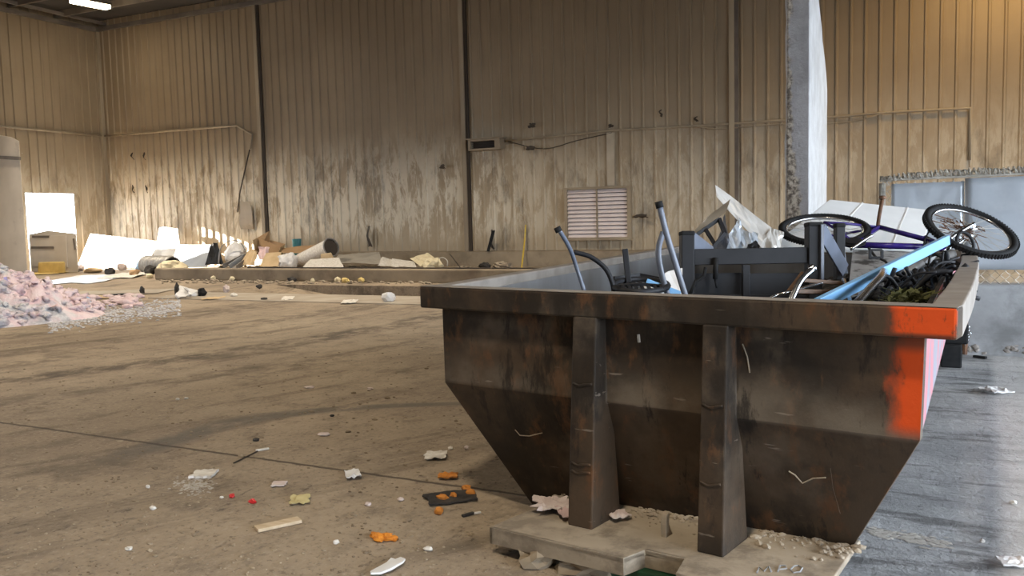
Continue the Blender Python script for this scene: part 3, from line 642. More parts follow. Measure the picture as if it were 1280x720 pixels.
b = MB(); b.slab([Q(797, 362, D), Q(853, 372, D), Q(853, 335, D+.1), Q(836, 339, D+.1)], FW*.03); tag(b.build('foam_board', mPlastic, base=Q(830, 372, D)), 'white board propped behind the chair legs inside the dumpster', 'board')
b = MB(); b.bar(Q(808, 352, D-.1), Q(850, 368, D-.1), .03, .012, UP); tag(b.build('blue_strip', mBlueBar, base=Q(820, 364, D)), 'short blue strip behind the upturned patio chair', 'strip')
# --- crumpled bright sheets
def ribbon(name, e1, e2, mt, label, cat, seed, amp=.03, th=.006, nu=14, nv=5):
    A, B = [Q(*p) for p in e1], [Q(*p) for p in e2]
    def ev(P, t):
        k = min(int(t*(len(P)-1)), len(P)-2); f = t*(len(P)-1)-k; return P[k].lerp(P[k+1], f)
    b = MB(); b.grid(lambda u, v: ev(A, u).lerp(ev(B, u), v)+(FW+UP*.3)*(amp*(NZ.noise(V((u*5, v*3, seed)))+.6*NZ.noise(V((u*11, v*7, seed+3))))), nu, nv, th, -FW)
    return tag(b.build(name, mt, base=A[0].lerp(B[-1], .5)), label, cat)
ribbon('foil_sheet', [(894, 231, 5.4), (915, 246, 5.4), (945, 270, 5.3), (977, 294, 5.2)], [(896, 246, 5.3), (915, 268, 5.2), (938, 292, 5.1), (958, 318, 5.0)], mFoil, 'long crumpled silvery sheet sticking up highest from the dumpster heap', 'metal sheet', 1, .02)
o = ribbon('foil_sheet', [(862, 296, 4.9), (880, 275, 4.95), (913, 249, 5.0)], [(868, 298, 4.8), (890, 281, 4.85), (908, 263, 4.85)], mFoil, 'silvery sheet leaning over the small black window frame in the heap', 'metal sheet', 2, .015)
ribbon('metal_scrap', [(893, 318, 4.8), (902, 285, 4.9), (906, 268, 4.9)], [(905, 318, 4.7), (912, 300, 4.8), (908, 283, 4.8)], mSlate, 'narrow blue grey upright scrap plate behind the bench', 'metal scrap', 4, .02)
ribbon('metal_scrap', [(903, 300, 4.9), (913, 290, 4.95), (925, 272, 5.0)], [(912, 318, 4.8), (922, 312, 4.85), (929, 290, 4.95)], mGalv, 'pale pointed scrap sheet between the two silvery sheets', 'metal scrap', 5, .02)
ribbon('metal_scrap', [(912, 300, 5.0), (930, 288, 5.05), (948, 292, 5.05)], [(914, 318, 4.9), (932, 314, 4.9), (948, 318, 4.9)], mGalv, 'pale blue white bundle of sheet behind the bench top rail', 'metal scrap', 6, .05)
ribbon('metal_scrap', [(928, 318, 4.6), (936, 306, 4.65), (945, 300, 4.7)], [(940, 320, 4.55), (947, 316, 4.6), (950, 308, 4.65)], mBlack, 'black crumpled plate lying against the foot of the tall silvery sheet', 'metal scrap', 7, .02)
ribbon('metal_scrap', [(948, 300, 5.1), (965, 285, 5.2), (980, 290, 5.2)], [(950, 318, 5.0), (965, 312, 5.0), (975, 312, 5.1)], mFoil, 'small bent shiny sheet right of the tall silvery sheet', 'metal scrap', 8, .03)
fr = empty('window_frame', Q(885, 316, 4.7), 'small black divided window frame leaning in the heap under a silvery sheet', 'frame')
b = MB(); q4 = [Q(867, 296, 4.7), Q(899, 274, 4.75), Q(906, 292, 4.65), Q(884, 318, 4.6)]
for i in range(4): b.bar(q4[i], q4[(i+1) % 4], .022, .02, FW)
b.build('outer_bars', mBlack, fr)
b = MB(); b.bar(q4[0].lerp(q4[1], .45), q4[3].lerp(q4[2], .45), .018, .018, FW); b.build('cross_bar', mBlack, fr)
# --- big white appliance panel behind the bicycle, and the stained board
b = MB(); A, B_, C_, D_ = Q(1037, 249, 6.3), Q(1163, 262, 6.2), Q(1155, 312, 5.5), Q(961, 309, 5.6)
nn = (B_-A).cross(D_-A).normalized(); q = ray(1155, 312); C_ = EYE+q*((A-EYE).dot(nn)/q.dot(nn))
b.slab([A, B_, C_, D_], nn*.035); wp = b.build('appliance_sheet', mWhite, base=D_, bevel=.008); tag(wp, 'large white metal appliance panel leaning in the heap behind the bicycle', 'panel')
b = MB()
for k in (.33, .78): p, q = A.lerp(B_, k), D_.lerp(C_, k); b.bar(p-nn*.001, q-nn*.001, .008, .004, RT)
b.build('seam', mPaper, wp)
b = MB(); A, B_, C_, D_ = Q(1066, 312, 5.2), Q(1172, 316, 5.0), Q(1132, 344, 4.5), Q(1060, 366, 4.3); b.slab([A, B_, C_, D_], -UP*.03); tag(b.build('stained_board', mStainP, base=D_), 'grey stained board lying on the heap under the bicycle', 'board')
# --- light blue bar with chrome leg
bb = empty('blue_bar', Q(1040, 372, 3.6), 'bright light blue flat bar slanting across the heap to the right rim', 'bar')
b = MB(); b.bar(Q(1022, 381, 3.35), Q(1184, 300, 4.6), .052, .03, UP); b.build('flat_bar', mBlueBar, bb, bevel=.004)
b = MB(); b.tube(smoothline([Q(1066, 384, 3.25), Q(1074, 376, 3.3), Q(1086, 362, 3.45), Q(1101, 346, 3.65), Q(1104, 339, 3.85)]), .017, 10); b.build('chrome_leg', mChrome, bb, smooth=True)
# --- folding chair with brown slats
D = 3.55
fc = empty('folding_chair', Q(1020, 376, D), 'folding chair with brown slats and chrome tubes near the front rim', 'chair')
bar2('slat', mBrown, fc, (999, 350, D+.2), (1064, 355, D+.3), 5, .012, UP); bar2('slat', mBrown, fc, (988, 364, D), (1072, 366, D+.1), 6, .012, UP); bar2('slat', mBrown, fc, (1004, 341, D+.05), (985, 366, D), 6, .012, RT)
tub('leg', [(960, 376, D-.1), (968, 370, D), (990, 364, D), (1020, 356, D+.2), (1038, 351, D+.3)], .007, mChrome, fc)
tub('leg', [(987, 380, D-.05), (1000, 352, D), (1016, 336, D+.05)], .014, mChrome, fc)
tub('leg', [(1012, 338, D+.05), (1018, 334, D+.05)], .018, mChrome, fc)
tub('leg', [(1063, 381, D-.1), (1060, 366, D+.1), (1054, 350, D+.3)], .010, mChrome, fc)
# --- bicycle
bk = empty('bicycle', Q(1100, 330, 5.2), 'violet bicycle with knobbly tyres lying on its side on top of the scrap', 'bicycle')
def wheel(cx, cy, d, majpx, k, th, name, seed):
    c = Q(cx, cy, d); Rr = majpx/2*d/F; v = (EYE-c).normalized(); r_ = (RT-v*RT.dot(v)).normalized(); u2 = v.cross(r_)
    if u2.dot(UP) < 0: u2 = -u2
    mj = r_*math.cos(th)-u2*math.sin(th); pr = r_*(-math.sin(th))-u2*math.cos(th)
    mn = pr*k+v*math.sqrt(1-k*k); nx = mj.cross(mn)
    rt_, rr_ = .024, Rr-.022
    wl = None
    b = MB(); N = 64; pts = [c+(mj*math.cos(a)+mn*math.sin(a))*rr_ for a in (2*math.pi*i/N for i in range(N))]
    b.tube(pts, .021, 8, closed=True); wl = b.build(name, mRub, bk, smooth=True)
    b = MB()
    for i in range(84):
        a = 2*math.pi*i/84; o = mj*math.cos(a)+mn*math.sin(a); t_ = mn*math.cos(a)-mj*math.sin(a)
        b.box(c+o*(rr_+.020), (.009, .009, .03), (o, t_, nx))
    b.build('tread', mRub, wl)
    b = MB(); pts = [c+(mj*math.cos(a)+mn*math.sin(a))*(rr_-.024) for a in (2*math.pi*i/N for i in range(N))]; b.tube(pts, .010, 6, closed=True); b.build('rim', mChrome, wl, smooth=True)
    b = MB(); b.tube([c-nx*.045, c+nx*.045], .014, 10); b.tube([c-nx*.028, c-nx*.022], .03, 12); b.tube([c+nx*.022, c+nx*.028], .03, 12); b.build('hub', mChrome, wl, smooth=True)
    b = MB()
    for i in range(28):
        a = 2*math.pi*i/28; a2 = a+(.5 if i % 4 < 2 else -.5); sd = 1 if i % 2 else -1
        b.tube([c+(mj*math.cos(a2)+mn*math.sin(a2))*.026+nx*.025*sd, c+(mj*math.cos(a)+mn*math.sin(a))*(rr_-.03)], .0016, 3)
    b.build('spokes', mWire, wl, fix=False)
    return c, nx, mj, mn
rc, rn, rmj, rmn = wheel(1030, 287, 5.55, 108, .34, .02, 'rear_wheel', 1)
fc_, fn, fmj, fmn = wheel(1213, 288, 5.15, 114, .43, .42, 'front_wheel', 2)
BB = Q(1066, 306, 5.25); ST = Q(1099, 284, 5.55); HT = Q(1160, 300, 5.3); HB = Q(1178, 309, 5.1)
b = MB()
b.tube([ST, HT], .016, 8); b.tube([BB, HB], .019, 8); b.tube([BB, ST], .016, 8); b.tube([HT+(HT-HB)*.2, HB], .022, 8)
for sg in (-1, 1):
    o = rn*(.05*sg); b.tube([rc+o, rc.lerp(ST, .4)+o*.7, ST], .009, 6); b.tube([rc+o, rc.lerp(BB, .5)+o*.9, BB+o*.3], .010, 6)
b.build('frame', mPurple, bk, smooth=True)
b = MB()
for sg in (-1, 1): o = fn*(.05*sg); b.tube(smoothline([HB+fn*.02*sg, HB.lerp(fc_, .3)+o, fc_+o], 4), .012, 8)
b.build('fork', mChrome, bk, smooth=True)
tub('seat_post', [(1097, 285, 5.55), (1099, 270, 5.6), (1103, 250, 5.65)], .012, mRust, bk)
b = MB(); b.lump(Q(1103, 247, 5.66), (.05, .08, .03), 3, .2, 2); b.build('seat_clamp', mRust, bk, smooth=True)
tub('handlebar', [(1170, 320, 5.0), (1182, 316, 5.0), (1190, 306, 5.05), (1200, 303, 5.05), (1206, 296, 5.1)], .011, mChrome, bk)
tub('stem', [(1178, 306, 5.1), (1190, 300, 5.05)], .018, mChrome, bk)
tub('grip', [(1166, 334, 4.9), (1176, 327, 4.95), (1190, 317, 5.0)], .030, mat('dusty_grey_grip', (.13, .125, .12), (.22, .21, .20), 10, .7), bk, 12)
tub('brake_lever', [(1198, 312, 5.0), (1196, 298, 5.0), (1202, 290, 5.0), (1212, 295, 5.0), (1217, 306, 5.0), (1214, 316, 5.0), (1202, 320, 5.0)], .010, mBlack, bk)
tub('brake_cable', [(1158, 302, 5.1), (1153, 318, 5.0), (1156, 300, 5.1), (1162, 288, 5.2)], .005, mRub, bk)
tub('crank_arm', [(1063, 312, 5.15), (1076, 303, 5.15), (1090, 294, 5.15)], .010, mChrome, bk)
b = MB(); b.tube([BB-rn*.02, BB-rn*.012], .075, 24); b.tube([BB-rn*.03, BB-rn*.022], .055, 20); b.build('chainring', mBlack, bk)
b = MB(); pc = Q(1095, 322, 4.95)
for dx in (-.035, .035): b.bar(pc+RT*dx-UP*.045, pc+RT*dx+UP*.045, .014, .012, RT)
for dy in (-.045, 0, .045): b.bar(pc-RT*.035+UP*dy, pc+RT*.035+UP*dy, .012, .014, UP)
b.tube([pc, pc+UP*.06+FW*.1], .008, 6); b.build('pedal', mBlack, bk)
b = MB(); rr = random.Random(15)
for k in range(40):
    p = fc_+fmj*rr.uniform(-.18, .05)+fmn*rr.uniform(-.1, .14); b.tube(smoothline([p, p+fmj*rr.uniform(-.06, .06)+fmn*rr.uniform(-.05, .05)+fn*rr.uniform(-.01, .03), p+fmj*rr.uniform(-.1, .1)+fmn*rr.uniform(-.08, .08)], 3), .003, 4)
tag(b.build('dry_twigs', mRust, base=fc_), 'brown dry twigs caught in the spokes of the front bicycle wheel', 'twigs', kind='stuff')
# grey roller by the right rim, chrome bracket
b = MB(); b.tube([Q(1128, 345, 4.6), Q(1150, 330, 4.7)], .03, 12); tag(b.build('grey_pipe', mGreyPipe, base=Q(1128, 347, 4.6), smooth=True), 'short grey pipe in the scrap below the blue bar end', 'pipe')

# --- things behind the dumpster's right side
bx = onz(1189, 460, 0)
b = MB(); p = V((bx.x, bx.y+.15, 0)); b.box(p+V((0, 0, .09)), (.15, .3, .18)); b.box(p+V((.0, .05, .26)), (.24, .24, .16)); tag(b.build('black_chock', mRub, base=p, bevel=.012), 'black rubber block on the floor beside the right side of the dumpster', 'block')
b = MB(); p = onz(1206, 443, 0); k = onz(1206, 443, 0); d_ = (p-EYE).dot(FW); b.tube([p, p+V((0, 0, .22)), p+V((.01, 0, .42))], [.022, .02, .016], 8)
ps = b.build('rusty_post', mRust, base=p); tag(ps, 'short rusty post with amber reflector and chain behind the dumpster', 'post')
b = MB(); b.box(p+V((-.015, -.03, .30)), (.04, .02, .09)); b.build('reflector', mAmber, ps, bevel=.005)
b = MB()
for i in range(14):
    c = p+V((.03*math.sin(i*.5), -.035, .10+i*.028)); a_ = [c+V((.012*math.cos(t_), 0, .02*math.sin(t_))) if i % 2 else c+V((0, .012*math.cos(t_), .02*math.sin(t_))) for t_ in (2*math.pi*q/8 for q in range(8))]
    b.tube(a_, .004, 5, closed=True)
b.build('chain', mChrome, ps, smooth=True)
# ---------------------------------------------------------------- left background: machine, cabinet, insulation
def prism(loop, Y, dy, name, mt, label, cat, base=None, bev=0):      # outline stood on a plane y = Y, dy deep
    b = MB(); pts = [ony(x, y, Y) for x, y in loop]; mp_ = sum(pts, V())/len(pts); hd = V((mp_.x, mp_.y, 0)).normalized(); zmin = min(p.z for p in pts)
    for p in pts:
        if p.z < zmin+.12: p.z = 0 if zmin < .2 else p.z
    b.slab(pts, hd*dy); return tag(b.build(name, mt, base=base or V((sum(p.x for p in pts)/len(pts), Y, 0)), bevel=bev), label, cat)
def gy(px, py): return onz(px, py).y
mY = 15.9
mach = prism([(-28, 349), (35, 346.5), (24, 176), (14, 171), (-4, 168), (-32, 166)], mY, .9, 'baling_machine', mBeige, 'tall beige dirty steel machine at the left edge behind the insulation pile', 'machine', bev=.03)
b = MB(); p, q = ony(-31, 195, mY-.03), ony(25, 198, mY-.03); b.bar(p, q, .09, .06, UP); b.build('seam_flange', mBeam, mach)
b = MB(); b.slab([ony(x, y, mY-.02) for x, y in ((-28, 348), (36, 345.5), (35.5, 340), (-28, 342))], V((0, -.12, 0))); b.build('foot_plate', mBeam, mach)
cY = 17.3
cab = prism([(39, 338), (98, 338.5), (95, 292), (60, 288), (36, 293)], cY, .8, 'metal_cabinet', mCab, 'pale grey metal cabinet standing in front of the bright left opening', 'cabinet', bev=.015)
for y, xa_, xb_ in ((296, 41, 62), (309.5, 40, 68)):
    b = MB(); p, q = ony(xa_, y, cY-.02), ony(xb_, y, cY-.02); b.bar(p, q, .07, .06, UP); b.build('handle', mBeam, cab)
b = MB(); p, q = ony(92, 298, cY-.015), ony(94, 312, cY-.015); b.bar(p, q, .05, .03, RT); b.build('hinge', mBeam, cab)
b = MB(); b.slab([ony(x, y, cY-.012) for x, y in ((39.5, 333), (85, 334), (83, 294), (37.5, 296))], V((0, -.02, 0))); b.build('door', mCab, cab, bevel=.006)
prism([(47, 339), (82, 339), (81, 327), (48, 328)], 16.9, .3, 'foam_block', mYel, 'yellow foam block on the floor in front of the pale cabinet', 'block', bev=.03)

ins = nt('insulation_fluff'); g = G(ins[1]); P = g.n('ShaderNodeTexCoord').outputs['Object']; sp = g.n('ShaderNodeSeparateXYZ'); g.l(P, sp.inputs[0])
n1 = g.noise(P, 1.1, 4, .6, dist=.5); n2 = g.noise(P, 5, 6, .7); n3 = g.noise(P, 2.2, 5, .6)
c = g.mix(g.mr(n2, .35, .65), (.84, .70, .70), (.74, .55, .57)); pos = g.math('ADD', g.math('MULTIPLY', sp.outputs[1], .20), n1)
c = g.mix(g.mr(pos, .64, .50), c, g.mix(g.mr(n2, .4, .6), (.66, .65, .66), (.42, .415, .44)))
c = g.mix(g.mr(n3, .62, .67, 0, .9), c, (.36, .33, .62)); c = g.mix(g.mr(n2, .66, .72, 0, .8), c, (.80, .74, .73)); g.l(c, ins[2].inputs['Base Color'])
ins[2].inputs['Roughness'].default_value = 1; g.bump(ins[2], g.noise(P, 22, 6, .7), .8, .04)
b = MB(); cx, cy = -13.35, 7.55
def mound(x, y):
    dx, dy_ = x-cx, y-cy; a = math.atan2(dy_, dx); rad = 2.45+.35*math.sin(a*3+1)+.3*NZ.noise(V((math.cos(a)*2, math.sin(a)*2, 3)))
    k = math.hypot(dx, dy_)/rad; hgt = 1.12*max(0, 1-k)**.85 if k < 1 else 0
    nn_ = NZ.noise(V((x*1.8, y*1.8, 2)))*.22+NZ.noise(V((x*4.5, y*4.5, 7)))*.15+abs(NZ.noise(V((x*9, y*9, 4))))*.10
    return max(-.02, hgt+nn_*min(1, hgt*3)-(.02 if k >= 1 else 0))
N = 150; b.grid(lambda u, v: (cx-3+6*u, cy-3+6*v, mound(cx-3+6*u, cy-3+6*v)), N, N)
rr = random.Random(9)
for k in range(1700):
    a = rr.uniform(0, 6.28); r_ = 2.7*math.sqrt(rr.random()); x, y = cx+r_*math.cos(a), cy+r_*math.sin(a); z = mound(x, y)
    if z < .0: continue
    s = rr.uniform(.03, .12); ax = M.Rotation(rr.uniform(0, 6), 3, 'Z') @ M.Rotation(rr.uniform(-.6, .6), 3, 'X'); b.lump((x, y, z+.02), (s*rr.uniform(1, 2), s, s*rr.uniform(.5, 1)), k, 1.0, 2, [ax @ V(q) for q in ((1, 0, 0), (0, 1, 0), (0, 0, 1))])
for k in range(60):      # tail of tufts spilling to the right
    p = onz(rr.uniform(85, 175), rr.uniform(372, 384)); t_ = rr.random(); s = rr.uniform(.05, .16)*(1.2-.5*t_); b.lump(p+V((0, 0, s*.2)), (s*2, s*1.3, s*.7), k+500, .6, 2)
tag(b.build('insulation_pile', ins[0], base=(cx, cy, 0), smooth=True), 'heap of pink, grey and lavender insulation fluff at the left edge', 'insulation', kind='stuff')
b = MB()
for k in range(1500):
    x = rr.uniform(60, 225); y = 401-(x-80)*.13+rr.gauss(0, 5.5)
    if y < 368: continue
    p = onz(x, y); s = rr.uniform(.012, .05); b.lump(p+V((0, 0, s*.1)), (s*1.5, s, s*.5), k, .5, 1)
tag(b.build('grey_crumbs', mat('grey_fluff_crumbs', (.40, .40, .42), (.62, .61, .62), 6, .95), base=onz(150, 388)), 'grey crumbs scattered on the floor at the foot of the insulation pile', 'crumbs', kind='stuff')

# ---------------------------------------------------------------- debris
def sheet(loop_px, Ys, name, mt, label, cat, seed=0, amp=.04, th=.01, nu=8, nv=6):      # bent sheet: corners TL TR BR BL with their own y
    P4 = [ony(x, y, Y) for (x, y), Y in zip(loop_px, Ys)]
    b = MB(); b.grid(lambda u, v: P4[0].lerp(P4[1], u).lerp(P4[3].lerp(P4[2], u), v)+V((0, -1, .3))*amp*(NZ.noise(V((u*3, v*2, seed)))+.5*NZ.noise(V((u*8, v*6, seed)))), nu, nv, th, (0, -1, 0))
    return tag(b.build(name, mt, base=(P4[2]+P4[3])/2), label, cat)
def lumpat(px, Y, ytop, wpx, name, mt, label, cat, seed=0, rough=.35, zb=None, hz=None, sub=3, deep=.7):
    p = ony(px, ytop, Y); sc = (p-EYE).dot(FW)/F; W_ = wpx*sc; hh = p.z if zb is None else p.z-zb; z0 = zb or 0
    b = MB(); b.lump((p.x, p.y, z0+hh/2), (W_, W_*deep, hh*1.05), seed, rough, sub); return tag(b.build(name, mt, base=(p.x, p.y, z0)), label, cat)
sheet([(113, 292), (200, 302), (180, 334), (96, 334)], [19.5, 19.9, 19.2, 18.9], 'white_board', mWhite, 'long bright white board leaning in the sunlight near the left corner', 'board', 1, .04, .03)
sheet([(199, 283), (222, 286), (228, 332), (190, 332)], [20.6, 20.6, 19.8, 19.8], 'white_board', mWhite, 'glaring white board standing against the back wall behind the duct', 'board', 2, .05, .03)
sheet([(223, 306), (263, 306), (258, 334), (212, 334)], [19.9, 19.9, 19.3, 19.3], 'white_board', mGalv, 'greyish white board leaning beside the black plastic scrap', 'board', 3, .03, .03)
sheet([(264, 305), (272, 303), (279, 330), (256, 331)], [19.8, 19.8, 19.3, 19.3], 'black_plastic', mRub, 'black plastic sheet scrap right of the greyish white board', 'plastic scrap', 4, .08)
dt = empty('corrugated_duct', onz(200, 338.5), 'short grey corrugated duct lying in front of the white boards', 'duct')
a, c = ony(183, 327, 17.4), ony(216, 325, 17.0); rad = .235; a.z = c.z = rad; b = MB(); N = 60
pts = [a.lerp(c, i/N) for i in range(N+1)]; b.tube(pts, [rad+.032*math.sin(i*1.05) for i in range(N+1)], 20, cap=False); d_ = (c-a).normalized(); o = b.build('shell', mGreyPipe, dt, smooth=True)
b = MB(); b.tube([c-d_*.06, c-d_*.05], rad*.96, 20); b.build('mouth_shade', mRub, dt)  # dark disc stands for the shade inside the open duct
lumpat(214, 16.6, 325, 38, 'foam_chunk', mCream, 'cream foam chunk in front of the corrugated duct', 'foam', 3, .3)
lumpat(295, 19.7, 304, 34, 'white_bag', mPlastic, 'white stuffed bag leaning behind the grey metal strips', 'bag', 5, .25, deep=.5)
b = MB(); b.tube(smoothline([ony(x, y, 19.3) for x, y in ((273, 331), (276, 310), (288, 301), (300, 303), (306, 312))]), .018, 6); tag(b.build('wire_hoop', mGreyPipe, base=ony(273, 331, 19.3), smooth=True), 'thin wire hoop arching over the white bag at the debris heap', 'wire')
for k, (p, q, l) in enumerate((((279, 333), (303, 321), 'grey metal strip, left of the three in the debris heap'), ((287, 333), (309, 318), 'grey metal strip, middle of the three in the debris heap'), ((296, 334), (314, 321), 'grey metal strip, right of the three in the debris heap'))):
    b = MB(); b.bar(ony(*p, 18.7), ony(*q, 19.3), .13, .03, (0, -.4, 1)); tag(b.build('metal_strip', mGalv if k == 1 else mGreyPipe, base=ony(*p, 18.7)), l, 'metal strip')
# open carton with flaps
bxr = empty('cardboard_box', ony(338, 330, 19.8), 'open brown cardboard box with raised flap on top of the debris heap', 'box')
def card(loop, Ys, par, name='flap', mt=mCard, th=.02):
    P4 = [ony(x, y, Y) for (x, y), Y in zip(loop, Ys)]; b = MB(); b.slab(P4, V((0, th, 0))); return b.build(name, mt, par)
card([(322, 297), (350, 309), (347, 326), (320, 318)], [19.4, 19.5, 19.4, 19.3], bxr, 'side'); card([(350, 309), (356, 305), (353, 322), (347, 326)], [19.5, 20.1, 20.1, 19.4], bxr, 'side', mCard2)
card([(322, 297), (336, 289), (337, 302), (330, 301)], [19.4, 20.0, 20.0, 19.5], bxr); card([(322, 297), (316, 300), (318, 312), (320, 318)], [19.4, 19.0, 19.0, 19.3], bxr, 'flap', mCard2)
card([(336, 300), (356, 305), (353, 322), (335, 318)], [20.0, 20.1, 20.1, 20.0], bxr, 'side')
sheet([(322, 308), (337, 309), (334, 326), (324, 324)], [19.1, 19.1, 18.9, 18.9], 'pink_paper', mat('pale_pink_paper', (.72, .54, .54), (.62, .45, .45), 8, .8), 'crumpled pale pink paper under the open cardboard box', 'paper', 6, .1)
sheet([(333, 316), (352, 315), (347, 333), (324, 333)], [18.9, 19.0, 18.6, 18.5], 'cardboard_piece', mCard2, 'pale cardboard panel leaning below the open box', 'cardboard', 7, .03, .02)
sheet([(312, 310), (322, 314), (318, 332), (300, 330)], [19.2, 19.1, 18.8, 18.9], 'cardboard_piece', mCard2, 'folded pale cardboard left of the pink paper', 'cardboard', 8, .1, .02)
sheet([(353, 310), (393, 306), (391, 317), (352, 316)], [19.9, 20.2, 19.3, 19.2], 'cardboard_piece', mCard, 'long flat brown cardboard behind the white bag and pail', 'cardboard', 9, .04, .02)
lumpat(360, 18.9, 317, 27, 'white_bag', mPlastic, 'small white bag between the open box and the tilted pail', 'bag', 8, .3)
b = MB(); p = ony(371, 306, 20.3); b.tube([V((p.x, p.y, p.z-.62)), V((p.x, p.y, p.z+.18))], [.1, .14], 12); tag(b.build('teal_cup', mTeal, base=V((p.x, p.y, p.z-.62))), 'small teal tub above the flat brown cardboard', 'tub')
pail = empty('tilted_pail', ony(400, 330, 18.9), 'pale round pail tipped over with its dark mouth facing right', 'pail')
a, c = ony(376, 325, 19.2), ony(414, 309, 18.8); d_ = (c-a).normalized(); b = MB(); b.tube([a, a.lerp(c, .5), c], [.19, .22, .25], 20, cap=False); b.tube([a, a+d_*.01], .19, 20); b.build('shell', mPaper, pail, smooth=True)
b = MB(); b.tube([c-d_*.05, c-d_*.04], .235, 20); b.build('mouth_shade', mGap, pail); b = MB(); pts = [c+(d_.orthogonal().normalized()*math.cos(t_)+d_.cross(d_.orthogonal().normalized())*math.sin(t_))*.25 for t_ in (2*math.pi*k/24 for k in range(24))]; b.tube(pts, .018, 6, closed=True); b.build('rim', mGreyPipe, pail, smooth=True)  # dark disc put in for the shaded inside of the pail
prism([(401, 318), (414, 316), (419, 326), (407, 333), (400, 329)], 18.4, .3, 'small_carton', mCard2, 'small pale carton in front of the tipped pail', 'box', bev=.01)
sheet([(424, 318), (474, 315), (477, 330), (418, 328)], [19.9, 20.3, 18.9, 18.7], 'grey_tarpaulin', mat('pale_grey_tarpaulin', (.44, .41, .36), (.34, .315, .275), 3, .8), 'broad pale grey tarpaulin right of the tipped pail', 'tarpaulin', 11, .10, .02, 12, 8)
sheet([(388, 324), (424, 322), (430, 336.5), (375, 337)], [18.2, 18.3, 17.6, 17.5], 'flat_sheet', mPaper, 'flat dirty white sheet below the tipped pail', 'sheet', 12, .05)
sheet([(478, 321), (492, 325), (490, 333), (472, 332)], [19.2, 19.2, 18.6, 18.5], 'white_sheet', mPaper, 'white bent sheet right of the grey tarpaulin', 'sheet', 13, .08)
sheet([(490, 323), (518, 327), (520, 334), (489, 333)], [19.0, 19.0, 18.5, 18.4], 'white_sheet', mPaper, 'flat white sheet left of the torn cream foam', 'sheet', 14, .09)
sheet([(512, 323), (533, 316), (541, 322), (526, 333)], [19.0, 19.2, 18.9, 18.5], 'torn_foam', mCream, 'torn cream foam piece with a raised corner by the back wall', 'foam', 15, .10, .07)
lumpat(541, 18.7, 322, 24, 'foam_chunk', mCream, 'crumpled cream foam lump beside the wire hoop near the back wall', 'foam', 16, .7)
b = MB(); b.tube(smoothline([ony(x, y, 19.2) for x, y in ((548, 333), (546, 326), (553, 322), (559, 326), (559, 333))]), .016, 6); tag(b.build('wire_hoop', mWire, base=ony(548, 333, 19.2), smooth=True), 'small bent wire hoop right of the cream foam lump', 'wire')
b = MB(); b.tube([ony(562, 317, 20.5), ony(575, 334, 18.8)], .014, 6); tag(b.build('thin_rod', mGap, base=ony(575, 334, 18.8)), 'thin dark rod leaning on the wall kerb', 'rod')
lumpat(606, 19.4, 328, 15, 'dark_lump', mDark, 'dark lump on the strip in front of the wall kerb', 'rubble', 17, .4)
lumpat(628, 19.6, 327, 22, 'rubble_lump', mDust, 'dusty rubble lump by the wall kerb left of the dumpster rim', 'rubble', 18, .5)
b = MB(); b.tube([ony(657, 281, WY-.12), ony(656, 300, WY-.2), ony(652, 336, WY-1.2)], .022, 6); tag(b.build('yellow_rod', mYellowRod, base=ony(652, 336, WY-1.2)), 'thin yellow rod leaning on the back wall left of the louvre', 'rod')
prism([(608, 314.5), (612, 314.5), (619, 288), (615, 288)], WY-.36, .03, 'black_board', mRub, 'narrow black board standing on the wall kerb', 'board')

def flat(px, py, wpx, hpx, name, mt, label, cat, seed=0, rot=0., amp=.25, th=.006, z=0.0, nu=6, nv=5, rag=.15):      # thin crumpled scrap on the floor
    p = onz(px, py, z); sc = (p-EYE).dot(FW)/F; ext = (onz(px, py-hpx/2, z)-onz(px, py+hpx/2, z)).length; W_ = wpx*sc
    h2 = V((RT.x, RT.y, 0)).normalized(); f2 = V((-h2.y, h2.x, 0)); a = h2*math.cos(rot)+f2*math.sin(rot); c_ = f2*math.cos(rot)-h2*math.sin(rot); s = min(W_, ext)
    b = MB()
    def fn(u, v):
        x, y = u-.5, v-.5; k = 1+rag*NZ.noise(V((x*4, y*4, seed+9)))*2
        return p+a*(x*W_*k)+c_*(y*ext*k)+V((0, 0, th+.003+s*amp*.55*(.5+.5*NZ.noise(V((u*3, v*3, seed)))+.4*NZ.noise(V((u*7, v*7, seed))))))
    b.grid(fn, nu, nv, th); return tag(b.build(name, mt, base=p), label, cat)
def stick(p, q, wm, th, name, mt, label, cat, z=0):
    a, c_ = onz(*p, z), onz(*q, z); b = MB(); up_ = V((0, 0, th/2+.002)); b.bar(a+up_, c_+up_, th, wm, (0, 0, 1)); return tag(b.build(name, mt, base=a, bevel=min(th, wm)*.15), label, cat)
def blob(px, py, wpx, hm, name, mt, label, cat, seed=0, rough=.45, deep=.8):
    p = onz(px, py); sc = (p-EYE).dot(FW)/F; W_ = wpx*sc; b = MB(); b.lump(p+V((0, 0, hm*.42)), (W_, W_*deep, hm), seed, rough, 2); return tag(b.build(name, mt, base=p), label, cat)
